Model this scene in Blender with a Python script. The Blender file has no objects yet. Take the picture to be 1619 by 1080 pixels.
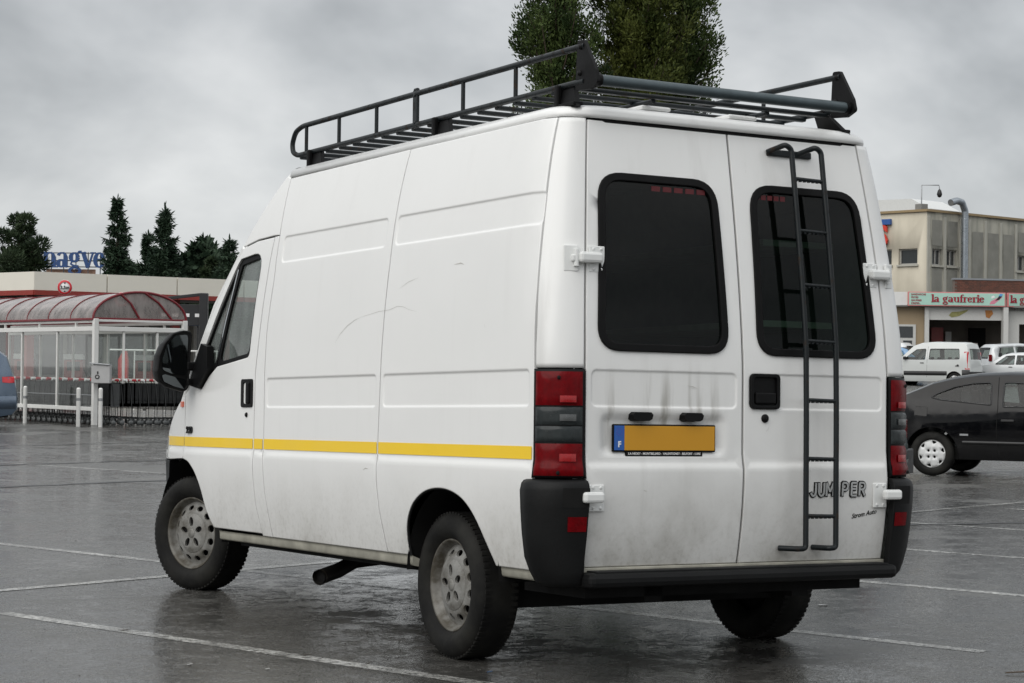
import bpy, bmesh, math, random
from math import pi, sin, cos, radians, sqrt, atan2
from mathutils import Vector, Matrix, geometry

R0 = random.Random(7)
scene = bpy.context.scene
COL = scene.collection

# ------------------------------------------------------------------ camera
CAM = Vector((-5.454, -7.269, 1.322))
cd = bpy.data.cameras.new('camera')
cam = bpy.data.objects.new('camera', cd)
COL.objects.link(cam)
cr = Vector((0.8619882, -0.5068017, 0.0113342))
cu = Vector((-0.0166155, -0.0058997, 0.9998445))
cf = Vector((0.5066560, 0.8620425, 0.0135063))
m3 = Matrix((cr, cu, -cf)).transposed()
cam.matrix_world = Matrix.Translation(CAM) @ m3.to_4x4()
cd.sensor_width = 36.0
cd.lens = 3257.6 / 1619 * 36
cd.clip_start = 0.1
cd.clip_end = 5000
scene.camera = cam

# ------------------------------------------------------------------ world: overcast sky
SUN_EL, SUN_AZ = radians(42), radians(248)      # compass-like azimuth measured from +y clockwise
w = bpy.data.worlds.new('World')
scene.world = w
w.use_nodes = True
wn, wl = w.node_tree.nodes, w.node_tree.links
wn.clear()
def wnode(t, **k):
    n = wn.new(t)
    for a, b in k.items(): setattr(n, a, b)
    return n
def wmath(op, a, b=None):
    n = wnode('ShaderNodeMath', operation=op)
    for i, v in enumerate((a, b)):
        if v is None: continue
        if isinstance(v, (int, float)): n.inputs[i].default_value = v
        else: wl.new(v, n.inputs[i])
    return n.outputs[0]
sky = wnode('ShaderNodeTexSky', sky_type='NISHITA')
sky.sun_disc = False
sky.sun_elevation = SUN_EL
sky.sun_rotation = SUN_AZ
geo = wnode('ShaderNodeTexCoord')
sep = wnode('ShaderNodeSeparateXYZ'); wl.new(geo.outputs['Generated'], sep.inputs[0])
zc = wmath('MAXIMUM', sep.outputs[2], 0.0)
zz = wmath('ADD', zc, 0.60)
pxn = wmath('DIVIDE', sep.outputs[0], zz); pyn = wmath('DIVIDE', sep.outputs[1], zz)
cmb = wnode('ShaderNodeCombineXYZ')
wl.new(pxn, cmb.inputs[0]); wl.new(pyn, cmb.inputs[1])
def wnoise(scale, detail, rough, off, dist=0.0):
    mp = wnode('ShaderNodeMapping'); wl.new(cmb.outputs[0], mp.inputs[0])
    mp.inputs['Location'].default_value = off
    n = wnode('ShaderNodeTexNoise'); wl.new(mp.outputs[0], n.inputs['Vector'])
    n.inputs['Scale'].default_value = scale; n.inputs['Detail'].default_value = detail
    n.inputs['Roughness'].default_value = rough; n.inputs['Distortion'].default_value = dist
    return n.outputs['Fac']
big = wnoise(1.5, 3, 0.5, (3.1, 1.7, 0), 0.0)
sml = wnoise(4.6, 5, 0.52, (0.4, 5.2, 0), 0.15)
cl = wmath('ADD', wmath('MULTIPLY', big, 0.62), wmath('MULTIPLY', sml, 0.38))
ramp = wnode('ShaderNodeValToRGB'); wl.new(cl, ramp.inputs[0])
e = ramp.color_ramp.elements
e[0].position = 0.40; e[0].color = (0.36, 0.378, 0.392, 1)
e[1].position = 0.595; e[1].color = (1.08, 1.09, 1.09, 1)
x = e.new(0.50); x.color = (0.73, 0.75, 0.765, 1)
# overcast luminance: brighter overhead, a brighter band where the cloud base thins near the horizon
grad = wmath('ADD', wmath('MULTIPLY', zc, 1.5), 0.72)
hz = wmath('POWER', wmath('SUBTRACT', 1.0, zc), 18.0)
grad = wmath('ADD', grad, wmath('MULTIPLY', hz, 0.70))
vm = wnode('ShaderNodeVectorMath', operation='SCALE'); wl.new(ramp.outputs[0], vm.inputs[0]); wl.new(wmath('MULTIPLY', grad, 6.3), vm.inputs['Scale'])
mix = wnode('ShaderNodeMix', data_type='RGBA'); mix.inputs[0].default_value = 0.93
wl.new(sky.outputs[0], mix.inputs[6]); wl.new(vm.outputs[0], mix.inputs[7])
bg = wnode('ShaderNodeBackground'); bg.inputs[1].default_value = 0.1
wl.new(mix.outputs[2], bg.inputs[0])
wo = wnode('ShaderNodeOutputWorld'); wl.new(bg.outputs[0], wo.inputs[0])

sl = bpy.data.lights.new('sun', 'SUN')
sl.energy = 1.5
sl.angle = radians(65)
sl.color = (1.0, 0.97, 0.92)
so = bpy.data.objects.new('sun', sl)
COL.objects.link(so)
sdir = Vector((sin(SUN_AZ) * cos(SUN_EL), cos(SUN_AZ) * cos(SUN_EL), sin(SUN_EL)))
so.rotation_euler = sdir.to_track_quat('Z', 'Y').to_euler()
so.location = sdir * 60

vs = scene.view_settings
scene.display_settings.display_device = 'sRGB'
vs.view_transform = 'Standard'
vs.look = 'None'
vs.exposure = 0.3
vs.gamma = 1.0
vs.use_curve_mapping = False
scene.cycles.max_bounces = 8
scene.cycles.transparent_max_bounces = 16
scene.cycles.caustics_reflective = False
scene.cycles.caustics_refractive = False

# ------------------------------------------------------------------ materials
MATS = {}
def pbsdf(name):
    m = bpy.data.materials.new(name)
    m.use_nodes = True
    nt = m.node_tree
    return m, nt, nt.nodes['Principled BSDF']
def nodemath(nt, op, a, b=None, clamp=False):
    n = nt.nodes.new('ShaderNodeMath'); n.operation = op; n.use_clamp = clamp
    for i, v in enumerate((a, b)):
        if v is None: continue
        if isinstance(v, (int, float)): n.inputs[i].default_value = v
        else: nt.links.new(v, n.inputs[i])
    return n.outputs[0]
def maprange(nt, v, a, b, c=0.0, d=1.0, smooth=True):
    n = nt.nodes.new('ShaderNodeMapRange')
    n.interpolation_type = 'SMOOTHSTEP' if smooth else 'LINEAR'
    nt.links.new(v, n.inputs[0])
    for i, q in enumerate((a, b, c, d)): n.inputs[1 + i].default_value = q
    return n.outputs[0]
def noise(nt, scale, detail=4, rough=0.55, stretch=None, src='Object', out='Fac', loc=(0, 0, 0)):
    t = nt.nodes.new('ShaderNodeTexCoord')
    mp = nt.nodes.new('ShaderNodeMapping')
    nt.links.new(t.outputs[src], mp.inputs[0])
    mp.inputs['Scale'].default_value = stretch or (1, 1, 1)
    mp.inputs['Location'].default_value = loc
    n = nt.nodes.new('ShaderNodeTexNoise')
    nt.links.new(mp.outputs[0], n.inputs['Vector'])
    n.inputs['Scale'].default_value = scale; n.inputs['Detail'].default_value = detail; n.inputs['Roughness'].default_value = rough
    return n.outputs[out]
def mixc(nt, fac, a, b):
    n = nt.nodes.new('ShaderNodeMix'); n.data_type = 'RGBA'
    if isinstance(fac, (int, float)): n.inputs[0].default_value = fac
    else: nt.links.new(fac, n.inputs[0])
    for i, v in ((6, a), (7, b)):
        if isinstance(v, tuple): n.inputs[i].default_value = (*v[:3], 1)
        else: nt.links.new(v, n.inputs[i])
    return n.outputs[2]
def bump(nt, b, h, strength, dist=0.01):
    n = nt.nodes.new('ShaderNodeBump'); n.inputs['Strength'].default_value = strength; n.inputs['Distance'].default_value = dist
    nt.links.new(h, n.inputs['Height']); nt.links.new(n.outputs[0], b.inputs['Normal'])
def plain(name, col, rough=0.5, metal=0.0, coat=0.0, var=0.12, scale=14.0, bmp=0.0, spec=0.5):
    if name in MATS: return MATS[name]
    m, nt, b = pbsdf(name)
    f = noise(nt, scale, 5)
    lo = tuple(c * (1 - var) for c in col); hi = tuple(min(1, c * (1 + var)) for c in col)
    nt.links.new(mixc(nt, f, lo, hi), b.inputs['Base Color'])
    nt.links.new(maprange(nt, noise(nt, scale * 0.6, 3, loc=(3, 1, 2)), 0.3, 0.7, max(0.02, rough - 0.07), min(1, rough + 0.07)), b.inputs['Roughness'])
    b.inputs['Metallic'].default_value = metal
    b.inputs['Coat Weight'].default_value = coat
    b.inputs['Coat Roughness'].default_value = 0.06
    b.inputs['Specular IOR Level'].default_value = spec
    if bmp: bump(nt, b, noise(nt, scale * 8, 4, loc=(7, 7, 1)), bmp, 0.004)
    MATS[name] = m
    return m
def glass(name, tint=(0.6, 0.65, 0.63), dirt_haze=0.0, dcol=(0.5, 0.5, 0.48), rough=0.02, refl=1.3):
    if name in MATS: return MATS[name]
    m = bpy.data.materials.new(name); m.use_nodes = True
    nt = m.node_tree; nt.nodes.clear()
    out = nt.nodes.new('ShaderNodeOutputMaterial')
    tr = nt.nodes.new('ShaderNodeBsdfTransparent'); tr.inputs[0].default_value = (*tint, 1)
    gl = nt.nodes.new('ShaderNodeBsdfGlossy'); gl.inputs['Roughness'].default_value = rough
    fr = nt.nodes.new('ShaderNodeFresnel'); gm = nt.nodes.new('ShaderNodeNewGeometry')
    nt.links.new(nodemath(nt, 'SUBTRACT', 1.5, nodemath(nt, 'MULTIPLY', gm.outputs['Backfacing'], 1.5 - 1 / 1.5)), fr.inputs[0])      # same reflectance from both faces of a single sheet
    mx = nt.nodes.new('ShaderNodeMixShader')
    nt.links.new(nodemath(nt, 'MULTIPLY', fr.outputs[0], refl, True), mx.inputs[0])
    nt.links.new(tr.outputs[0], mx.inputs[1]); nt.links.new(gl.outputs[0], mx.inputs[2])
    last = mx.outputs[0]
    if dirt_haze:
        df = nt.nodes.new('ShaderNodeBsdfDiffuse'); df.inputs[0].default_value = (*dcol, 1)
        m2 = nt.nodes.new('ShaderNodeMixShader')
        nt.links.new(maprange(nt, noise(nt, 5, 5, stretch=(1, 1, 0.4)), 0.3, 0.75, dirt_haze * 0.4, dirt_haze), m2.inputs[0])
        nt.links.new(last, m2.inputs[1]); nt.links.new(df.outputs[0], m2.inputs[2])
        last = m2.outputs[0]
    nt.links.new(last, out.inputs[0])
    MATS[name] = m
    return m

def make_van_paint():
    m, nt, b = pbsdf('van_white_paint')
    t = nt.nodes.new('ShaderNodeTexCoord'); sp = nt.nodes.new('ShaderNodeSeparateXYZ')
    nt.links.new(t.outputs['Object'], sp.inputs[0])
    low = maprange(nt, sp.outputs[2], 1.0, 0.42)                      # road film on the lower body
    splash = maprange(nt, noise(nt, 2.3, 6, 0.6), 0.35, 0.75)
    fine = maprange(nt, noise(nt, 38, 5, 0.65), 0.42, 0.8)
    streak = maprange(nt, noise(nt, 9, 5, 0.6, stretch=(1, 1, 0.07)), 0.52, 0.85)
    d = nodemath(nt, 'MULTIPLY', low, nodemath(nt, 'ADD', nodemath(nt, 'MULTIPLY', splash, 0.50), 0.22))
    d = nodemath(nt, 'ADD', d, nodemath(nt, 'MULTIPLY', nodemath(nt, 'MULTIPLY', low, fine), 0.22))
    d = nodemath(nt, 'ADD', d, nodemath(nt, 'MULTIPLY', streak, 0.055))
    d = nodemath(nt, 'ADD', d, nodemath(nt, 'MULTIPLY', maprange(nt, noise(nt, 1.1, 4), 0.4, 0.8), 0.035), True)
    def band(o, a, b, c, d_): return nodemath(nt, 'MULTIPLY', maprange(nt, o, a, b), maprange(nt, o, d_, c))
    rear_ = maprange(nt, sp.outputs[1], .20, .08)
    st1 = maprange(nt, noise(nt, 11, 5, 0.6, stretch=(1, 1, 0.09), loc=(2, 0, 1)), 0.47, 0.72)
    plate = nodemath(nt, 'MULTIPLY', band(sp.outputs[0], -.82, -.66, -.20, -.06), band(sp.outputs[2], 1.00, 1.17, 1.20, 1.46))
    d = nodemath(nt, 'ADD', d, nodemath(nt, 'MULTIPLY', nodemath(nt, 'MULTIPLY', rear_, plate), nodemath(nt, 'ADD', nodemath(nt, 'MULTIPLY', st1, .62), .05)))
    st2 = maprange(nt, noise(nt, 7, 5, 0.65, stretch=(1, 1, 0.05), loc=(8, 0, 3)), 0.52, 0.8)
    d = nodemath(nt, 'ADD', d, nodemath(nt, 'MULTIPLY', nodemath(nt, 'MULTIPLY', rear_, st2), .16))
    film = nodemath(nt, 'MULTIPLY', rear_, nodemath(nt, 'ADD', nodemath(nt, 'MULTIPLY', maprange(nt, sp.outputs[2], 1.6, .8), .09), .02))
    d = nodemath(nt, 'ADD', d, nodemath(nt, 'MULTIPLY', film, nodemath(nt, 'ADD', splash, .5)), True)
    base = mixc(nt, noise(nt, 1.4, 3), (0.78, 0.785, 0.775), (0.82, 0.82, 0.81))
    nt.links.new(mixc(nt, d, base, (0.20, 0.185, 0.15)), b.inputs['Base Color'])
    nt.links.new(maprange(nt, d, 0.0, 0.4, 0.30, 0.62, False), b.inputs['Roughness'])
    b.inputs['Coat Weight'].default_value = 0.35
    b.inputs['Coat Roughness'].default_value = 0.12
    bump(nt, b, noise(nt, 2.6, 3), 0.10, 0.03)
    return m
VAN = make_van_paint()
STRIPE = plain('yellow_stripe', (0.90, 0.60, 0.015), 0.35, var=0.05, scale=3)
BLACKPL = plain('black_plastic', (0.0045, 0.0045, 0.0048), 0.5, var=0.4, scale=9, bmp=0.15, spec=.16)
GREYPL = plain('grey_bumper_plastic', (0.0062, 0.0065, 0.0068), 0.55, var=0.45, scale=7, bmp=0.2, spec=.18)
RUBBER = plain('rubber', (0.004, 0.004, 0.0042), 0.55, var=0.2, spec=.15)
DARK = plain('dark_underbody', (0.008, 0.008, 0.008), 0.8, var=0.3, spec=0.2)
def rusty(name, base, rust, rough, spec):
    m, nt, b = pbsdf(name)
    c = mixc(nt, noise(nt, 25, 4), tuple(v * .6 for v in base), tuple(v * 1.4 for v in base))
    nt.links.new(mixc(nt, maprange(nt, noise(nt, 17, 6, .7, loc=(4, 4, 9)), .57, .70), c, rust), b.inputs['Base Color'])
    nt.links.new(maprange(nt, noise(nt, 17, 6, .7, loc=(4, 4, 9)), .5, .7, rough, .85), b.inputs['Roughness']); b.inputs['Specular IOR Level'].default_value = spec
    bump(nt, b, noise(nt, 120, 3), .12, .003); return m
RACKMAT = rusty('rack_metal', (0.007, 0.010, 0.0115), (0.032, 0.020, 0.013), .40, .3)
_unused = plain('rack_metal_plain', (0.006, 0.0085, 0.010), 0.42, var=0.4, scale=25, bmp=0.1, spec=.3)
ROLLER = plain('roller_metal', (0.06, 0.08, 0.088), 0.4, 0.4, var=0.3, scale=20)
LINER = plain('cargo_liner', (0.075, 0.082, 0.078), 0.8, var=0.3)
SEAT = plain('seat_fabric', (0.05, 0.05, 0.055), 0.9, var=0.3, scale=40)
DASH = plain('dashboard', (0.03, 0.03, 0.032), 0.7, var=0.2)
SILL = plain('dirty_sill', (0.33, 0.32, 0.27), 0.65, var=0.7, scale=9)
REDL = plain('red_lens', (0.125, 0.001, 0.003), 0.22, coat=0.0, var=0.55, scale=40, spec=.13)
GREYL = plain('smoked_lens', (0.026, 0.031, 0.032), 0.22, coat=0.0, var=0.5, scale=40, spec=.25)
CHROME = plain('chrome', (0.62, 0.63, 0.64), 0.15, 1.0, var=0.05)
WHITEM = plain('hinge_white', (0.72, 0.73, 0.72), 0.35, coat=0.3, var=0.08)
ORANGE = plain('plate_orange', (0.56, 0.27, 0.012), 0.45, var=0.04, scale=6)
BLUE = plain('plate_blue', (0.02, 0.10, 0.38), 0.4, var=0.05)
WHITEP = plain('white_print', (0.8, 0.8, 0.8), 0.5, var=0.03)
AMBER = plain('amber_lens', (0.75, 0.10, 0.02), 0.2, coat=0.5, var=0.15)
GREYM = plain('grey_metal', (0.32, 0.33, 0.34), 0.4, 0.6, var=0.15)
BADGEG = plain('badge_grey', (0.40, 0.41, 0.41), 0.35, var=0.1)
MIRG = plain('mirror_glass', (0.10, 0.11, 0.115), 0.05, 1.0, var=0.03)
VGLASS = glass('rear_tinted_glass', (0.30, 0.42, 0.37), 0.012, (0.16, 0.22, 0.19), 0.02, 0.5)
CABGL = glass('cab_glass', (0.84, 0.90, 0.88), 0.32, (0.50, 0.55, 0.53))  # pale haze mixed into the glass stands in for daylight seen through the cab
CARGL = glass('car_glass', (0.55, 0.61, 0.59), 0.02, (0.4, 0.42, 0.42), 0.02, 0.9)

def make_rim():
    m, nt, b = pbsdf('steel_rim')
    tc_ = nt.nodes.new('ShaderNodeTexCoord'); sx_ = nt.nodes.new('ShaderNodeSeparateXYZ'); nt.links.new(tc_.outputs['Object'], sx_.inputs[0])
    rr_ = nodemath(nt, 'SQRT', nodemath(nt, 'ADD', nodemath(nt, 'MULTIPLY', sx_.outputs[1], sx_.outputs[1]), nodemath(nt, 'MULTIPLY', sx_.outputs[2], sx_.outputs[2])))
    f = nodemath(nt, 'ADD', maprange(nt, noise(nt, 9, 6, 0.65), 0.35, 0.75), nodemath(nt, 'MULTIPLY', maprange(nt, rr_, .17, .205), .65), True)      # brake dust and mud sit in the outer well of the rim
    nt.links.new(mixc(nt, f, (0.27, 0.268, 0.255), (0.07, 0.062, 0.047)), b.inputs['Base Color'])
    b.inputs['Roughness'].default_value = 0.5; b.inputs['Metallic'].default_value = 0.15
    return m
RIM = make_rim()
RIMD = plain('rim_grime', (0.19, 0.172, 0.14), 0.65, var=0.4, scale=20)
def make_tyre():
    m, nt, b = pbsdf('tyre_rubber')
    f = maprange(nt, noise(nt, 6, 6, 0.6), 0.3, 0.75)
    nt.links.new(mixc(nt, f, (0.006, 0.006, 0.006), (0.022, 0.0215, 0.019)), b.inputs['Base Color'])
    b.inputs['Roughness'].default_value = 0.75; b.inputs['Specular IOR Level'].default_value = .2
    bump(nt, b, noise(nt, 60, 3), 0.25, 0.004)
    return m
TYRE = make_tyre()

def make_asphalt(paintcol=None):
    m, nt, b = pbsdf('wet_asphalt' if not paintcol else 'worn_line_paint')
    wet = maprange(nt, noise(nt, 0.42, 6, 0.62, stretch=(1, 1, 1)), 0.30, 0.50)
    wet2 = maprange(nt, noise(nt, 2.6, 5, 0.65, loc=(4, 2, 0)), 0.38, 0.70)
    wt = nodemath(nt, 'ADD', nodemath(nt, 'MULTIPLY', wet, 0.66), nodemath(nt, 'MULTIPLY', wet2, 0.34), True)
    film = maprange(nt, noise(nt, 26, 5, 0.7, loc=(6, 3, 0)), 0.44, 0.56)
    film2 = maprange(nt, noise(nt, 7, 4, 0.65, loc=(2, 9, 0)), 0.36, 0.60)
    wt = nodemath(nt, 'MULTIPLY', wt, nodemath(nt, 'ADD', nodemath(nt, 'MULTIPLY', film, .24), nodemath(nt, 'ADD', nodemath(nt, 'MULTIPLY', film2, .26), .50)))
    grain = maprange(nt, noise(nt, 60, 5, 0.75), 0.30, 0.70)
    spk = maprange(nt, noise(nt, 85, 2, 0.5, loc=(9, 1, 0)), 0.57, 0.72)
    dryc = mixc(nt, grain, (0.060, 0.058, 0.054), (0.23, 0.225, 0.21))
    dryc = mixc(nt, spk, dryc, (0.20, 0.195, 0.185))
    wetc = mixc(nt, grain, (0.012, 0.0118, 0.011), (0.042, 0.041, 0.038))
    colr = mixc(nt, wt, dryc, wetc)
    blot = maprange(nt, noise(nt, 9, 6, 0.72, loc=(1, 7, 0)), 0.36, 0.66)
    colr = mixc(nt, nodemath(nt, 'MULTIPLY', blot, 0.5), colr, (0.028, 0.028, 0.027))
    patch = maprange(nt, noise(nt, 0.16, 3, 0.5, loc=(2, 8, 0)), 0.42, 0.6)
    colr = mixc(nt, nodemath(nt, 'MULTIPLY', patch, 0.35), colr, (0.055, 0.053, 0.048))
    if paintcol:
        wear = maprange(nt, noise(nt, 26, 6, 0.72), 0.36, 0.62)
        wear2 = maprange(nt, noise(nt, 2.2, 3, 0.6, loc=(1, 5, 0)), 0.30, 0.75)
        k = nodemath(nt, 'MULTIPLY', wear, nodemath(nt, 'ADD', nodemath(nt, 'MULTIPLY', wear2, 0.55), 0.40), True)
        colr = mixc(nt, k, colr, paintcol)
    nt.links.new(colr, b.inputs['Base Color'])
    nt.links.new(maprange(nt, wt, 0.20, 0.80, 0.42, 0.03), b.inputs['Roughness'])
    b.inputs['Specular IOR Level'].default_value = 0.5
    bs = nt.nodes.new('ShaderNodeBump')
    bs.inputs['Distance'].default_value = 0.006
    nt.links.new(maprange(nt, wt, 0.1, 0.85, 0.75, 0.17), bs.inputs['Strength'])
    hh_ = nodemath(nt, 'ADD', nodemath(nt, 'MULTIPLY', maprange(nt, noise(nt, 75, 2, 0.6), .40, .62), .55), nodemath(nt, 'MULTIPLY', noise(nt, 22, 4, 0.6, loc=(5, 5, 0)), .30))
    nt.links.new(hh_, bs.inputs['Height'])
    nt.links.new(bs.outputs[0], b.inputs['Normal'])
    return m
ASPH = make_asphalt()
LINEP = make_asphalt((0.66, 0.66, 0.63))

# ------------------------------------------------------------------ mesh helpers
class MB:
    def __init__(s): s.v = []; s.f = []; s.sm = []
    def add(s, vs, fs, smooth=True):
        o = len(s.v); s.v.extend(Vector(q) for q in vs)
        for f in fs: s.f.append(tuple(i + o for i in f)); s.sm.append(smooth)
        return s
    def box(s, c, d, rot=None, smooth=False):
        hx, hy, hz = d[0] / 2, d[1] / 2, d[2] / 2
        vs = [Vector((i * hx, j * hy, k * hz)) for i in (-1, 1) for j in (-1, 1) for k in (-1, 1)]
        if rot is not None: vs = [rot @ q for q in vs]
        c = Vector(c)
        return s.add([q + c for q in vs], [(0, 1, 3, 2), (4, 6, 7, 5), (0, 4, 5, 1), (2, 3, 7, 6), (0, 2, 6, 4), (1, 5, 7, 3)], smooth)
    def bbox(s, c, d, b=0.01, rot=None):
        """box with all edges bevelled"""
        hx, hy, hz = d[0] / 2, d[1] / 2, d[2] / 2
        b = min(b, hx * .95, hy * .95, hz * .95)
        bm = bmesh.new(); bmesh.ops.create_cube(bm, size=1.0)
        for q in bm.verts: q.co = Vector((q.co.x * 2 * hx, q.co.y * 2 * hy, q.co.z * 2 * hz))
        bmesh.ops.bevel(bm, geom=bm.edges[:], offset=b, segments=2, profile=0.5, affect='EDGES')
        bm.verts.index_update()
        vs = [q.co.copy() for q in bm.verts]; fs = [[q.index for q in f.verts] for f in bm.faces]
        bm.free()
        if rot is not None: vs = [rot @ q for q in vs]
        c = Vector(c)
        return s.add([q + c for q in vs], fs, False)
    def tube(s, pts, r, n=10, cap=True, closed=False):
        pts = [Vector(p) for p in pts]; N = len(pts)
        rr = r if isinstance(r, (list, tuple)) else [r] * N
        t0 = None; rings = []
        for i, p in enumerate(pts):
            if closed: t = pts[(i + 1) % N] - pts[i - 1]
            else: t = pts[min(i + 1, N - 1)] - pts[max(i - 1, 0)]
            t.normalize()
            if t0 is None:
                a = Vector((0, 0, 1)) if abs(t.z) < 0.9 else Vector((1, 0, 0))
                u = t.cross(a).normalized()
            else:
                u = (u - t * u.dot(t)).normalized()
            t0 = t; vv = t.cross(u)
            rings.append([p + (u * cos(2 * pi * k / n) + vv * sin(2 * pi * k / n)) * rr[i] for k in range(n)])
        o = len(s.v)
        for q in rings: s.v.extend(q)
        M = N if closed else N - 1
        for i in range(M):
            a, b = o + i * n, o + ((i + 1) % N) * n
            for k in range(n):
                s.f.append((a + k, a + (k + 1) % n, b + (k + 1) % n, b + k)); s.sm.append(True)
        if cap and not closed:
            s.add(rings[0], [tuple(range(n))[::-1]], False); s.add(rings[-1], [tuple(range(n))], False)
        return s
    def lathe(s, prof, n=32, axis='x', c=(0, 0, 0), sharp=()):
        """prof: (r, h) pairs revolved around an axis through c; h runs along the axis"""
        c = Vector(c); o = len(s.v)
        for r, h in prof:
            for k in range(n):
                a = 2 * pi * k / n
                q = (h, r * cos(a), r * sin(a)) if axis == 'x' else ((r * cos(a), h, r * sin(a)) if axis == 'y' else (r * cos(a), r * sin(a), h))
                s.v.append(c + Vector(q))
        for i in range(len(prof) - 1):
            for k in range(n):
                a, b = o + i * n, o + (i + 1) * n
                s.f.append((a + k, a + (k + 1) % n, b + (k + 1) % n, b + k)); s.sm.append(i not in sharp)
        return s
    def prism(s, poly, fn0, fn1):
        """closed solid between poly mapped by fn0 and by fn1"""
        n = len(poly); a = [Vector(fn0(*p)) for p in poly]; b = [Vector(fn1(*p)) for p in poly]
        s.add(a, [tuple(range(n))], False); s.add(b, [tuple(range(n))[::-1]], False)
        s.add(a + b, [(i, n + i, n + (i + 1) % n, (i + 1) % n) for i in range(n)], False)
        return s
    def grid(s, rows, smooth=True, closed=False):
        o = len(s.v); n = len(rows[0])
        for r in rows: s.v.extend(Vector(q) for q in r)
        for i in range(len(rows) - 1):
            for k in range(n if closed else n - 1):
                s.f.append((o + i * n + k, o + i * n + (k + 1) % n, o + (i + 1) * n + (k + 1) % n, o + (i + 1) * n + k)); s.sm.append(smooth)
        return s
    def mirror(s):
        m = MB(); m.v = [Vector((-q.x, q.y, q.z)) for q in s.v]; m.f = [f[::-1] for f in s.f]; m.sm = s.sm[:]
        return m
    def join(s, o):
        k = len(s.v); s.v.extend(o.v); s.f.extend(tuple(i + k for i in f) for f in o.f); s.sm.extend(o.sm); return s
    def xf(s, M):
        s.v = [M @ q for q in s.v]; return s
    def build(s, name, mat, parent=None, label=None):
        me = bpy.data.meshes.new(name)
        me.from_pydata([tuple(q) for q in s.v], [], s.f)
        me.polygons.foreach_set('use_smooth', s.sm)
        me.materials.append(mat)
        me.update()
        o = bpy.data.objects.new(name, me)
        COL.objects.link(o)
        if parent is not None: o.parent = parent
        if label: o['label'] = label
        return o

def thing(name, label, cat, loc=(0, 0, 0), rotz=0.0, group=None):
    o = bpy.data.objects.new(name, None)
    COL.objects.link(o)
    o.location = loc; o.rotation_euler = (0, 0, rotz); o.empty_display_size = 0.3
    o['label'] = label; o['category'] = cat
    if group: o['group'] = group
    return o
def tag(o, label, cat, group=None):
    o['label'] = label; o['category'] = cat
    if group: o['group'] = group
    return o
def struct(o): o['kind'] = 'structure'; return o
def dup(root, label, loc, rotz, group=None):
    r = root.copy(); COL.objects.link(r); r.location = loc; r.rotation_euler = (0, 0, rotz); r['label'] = label
    if group: r['group'] = group
    for ch in root.children:
        c = ch.copy(); COL.objects.link(c); c.parent = r
        for g in ch.children:
            d = g.copy(); COL.objects.link(d); d.parent = c
    return r

def area(p): return 0.5 * sum(p[i - 1][0] * p[i][1] - p[i][0] * p[i - 1][1] for i in range(len(p)))
def ccw(p): return list(p) if area(p) > 0 else list(p)[::-1]
def densify(p, step):
    out = []
    for i in range(len(p)):
        a, b = p[i], p[(i + 1) % len(p)]
        n = max(1, int(math.ceil(math.hypot(b[0] - a[0], b[1] - a[1]) / step)))
        for k in range(n): out.append((a[0] + (b[0] - a[0]) * k / n, a[1] + (b[1] - a[1]) * k / n))
    return out
def inset(p, d):
    """ccw polygon moved inwards by d (negative: outwards)"""
    n = len(p); out = []
    for i in range(n):
        a, b, c = p[i - 1], p[i], p[(i + 1) % n]
        e1 = (b[0] - a[0], b[1] - a[1]); e2 = (c[0] - b[0], c[1] - b[1])
        l1 = math.hypot(*e1) or 1e-9; l2 = math.hypot(*e2) or 1e-9
        n1 = (-e1[1] / l1, e1[0] / l1); n2 = (-e2[1] / l2, e2[0] / l2)
        k = 1 + n1[0] * n2[0] + n1[1] * n2[1]
        k = max(k, 0.5)
        out.append((b[0] + d * (n1[0] + n2[0]) / k, b[1] + d * (n1[1] + n2[1]) / k))
    return out
def rounded(p, r, n=5):
    p = ccw(p); out = []
    rr = r if isinstance(r, (list, tuple)) else [r] * len(p)
    for i in range(len(p)):
        a, b, c = Vector(p[i - 1]), Vector(p[i]), Vector(p[(i + 1) % len(p)])
        u, v = (a - b), (c - b); lu, lv = u.length, v.length; u /= lu; v /= lv
        ang = math.acos(max(-1, min(1, u.dot(v))))
        if rr[i] < 1e-6 or ang > pi - 0.02: out.append((b.x, b.y)); continue
        t = min(rr[i] / math.tan(ang / 2), 0.48 * lu, 0.48 * lv)
        p0, p1 = b + u * t, b + v * t
        for k in range(n + 1):
            s = k / n
            q = p0 * (1 - s) ** 2 + b * 2 * s * (1 - s) + p1 * s * s
            out.append((q.x, q.y))
    return out
def inside(pt, poly):
    x, y = pt; c = False; j = len(poly) - 1
    for i in range(len(poly)):
        xi, yi = poly[i]; xj, yj = poly[j]
        if (yi > y) != (yj > y) and x < (xj - xi) * (y - yi) / (yj - yi) + xi: c = not c
        j = i
    return c
def sstep(a, b, x):
    t = max(0.0, min(1.0, (x - a) / (b - a))); return t * t * (3 - 2 * t)
def rectpts(cx, cy, hw, hh, r, n=5):
    return rounded([(cx - hw, cy - hh), (cx + hw, cy - hh), (cx + hw, cy + hh), (cx - hw, cy + hh)], r, n)
def emb_fn(rects):
    def f(u, v):
        d = 0.0
        for cx, cy, hw, hh, r, dep, wd in rects:
            qx, qy = abs(u - cx) - hw + r, abs(v - cy) - hh + r
            s = math.hypot(max(qx, 0), max(qy, 0)) + min(max(qx, qy), 0) - r
            d += dep * sstep(0, wd, -s)
        return d
    return f
def emb_rings(rects):
    out = []
    for cx, cy, hw, hh, r, dep, wd in rects:
        for k in (-0.5, -0.02, 0.33, 0.67, 1.0, 1.5):
            out.append(densify(rectpts(cx, cy, hw - wd * k, hh - wd * k, max(r - wd * k, 0.004)), 0.06))
    return out
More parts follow.
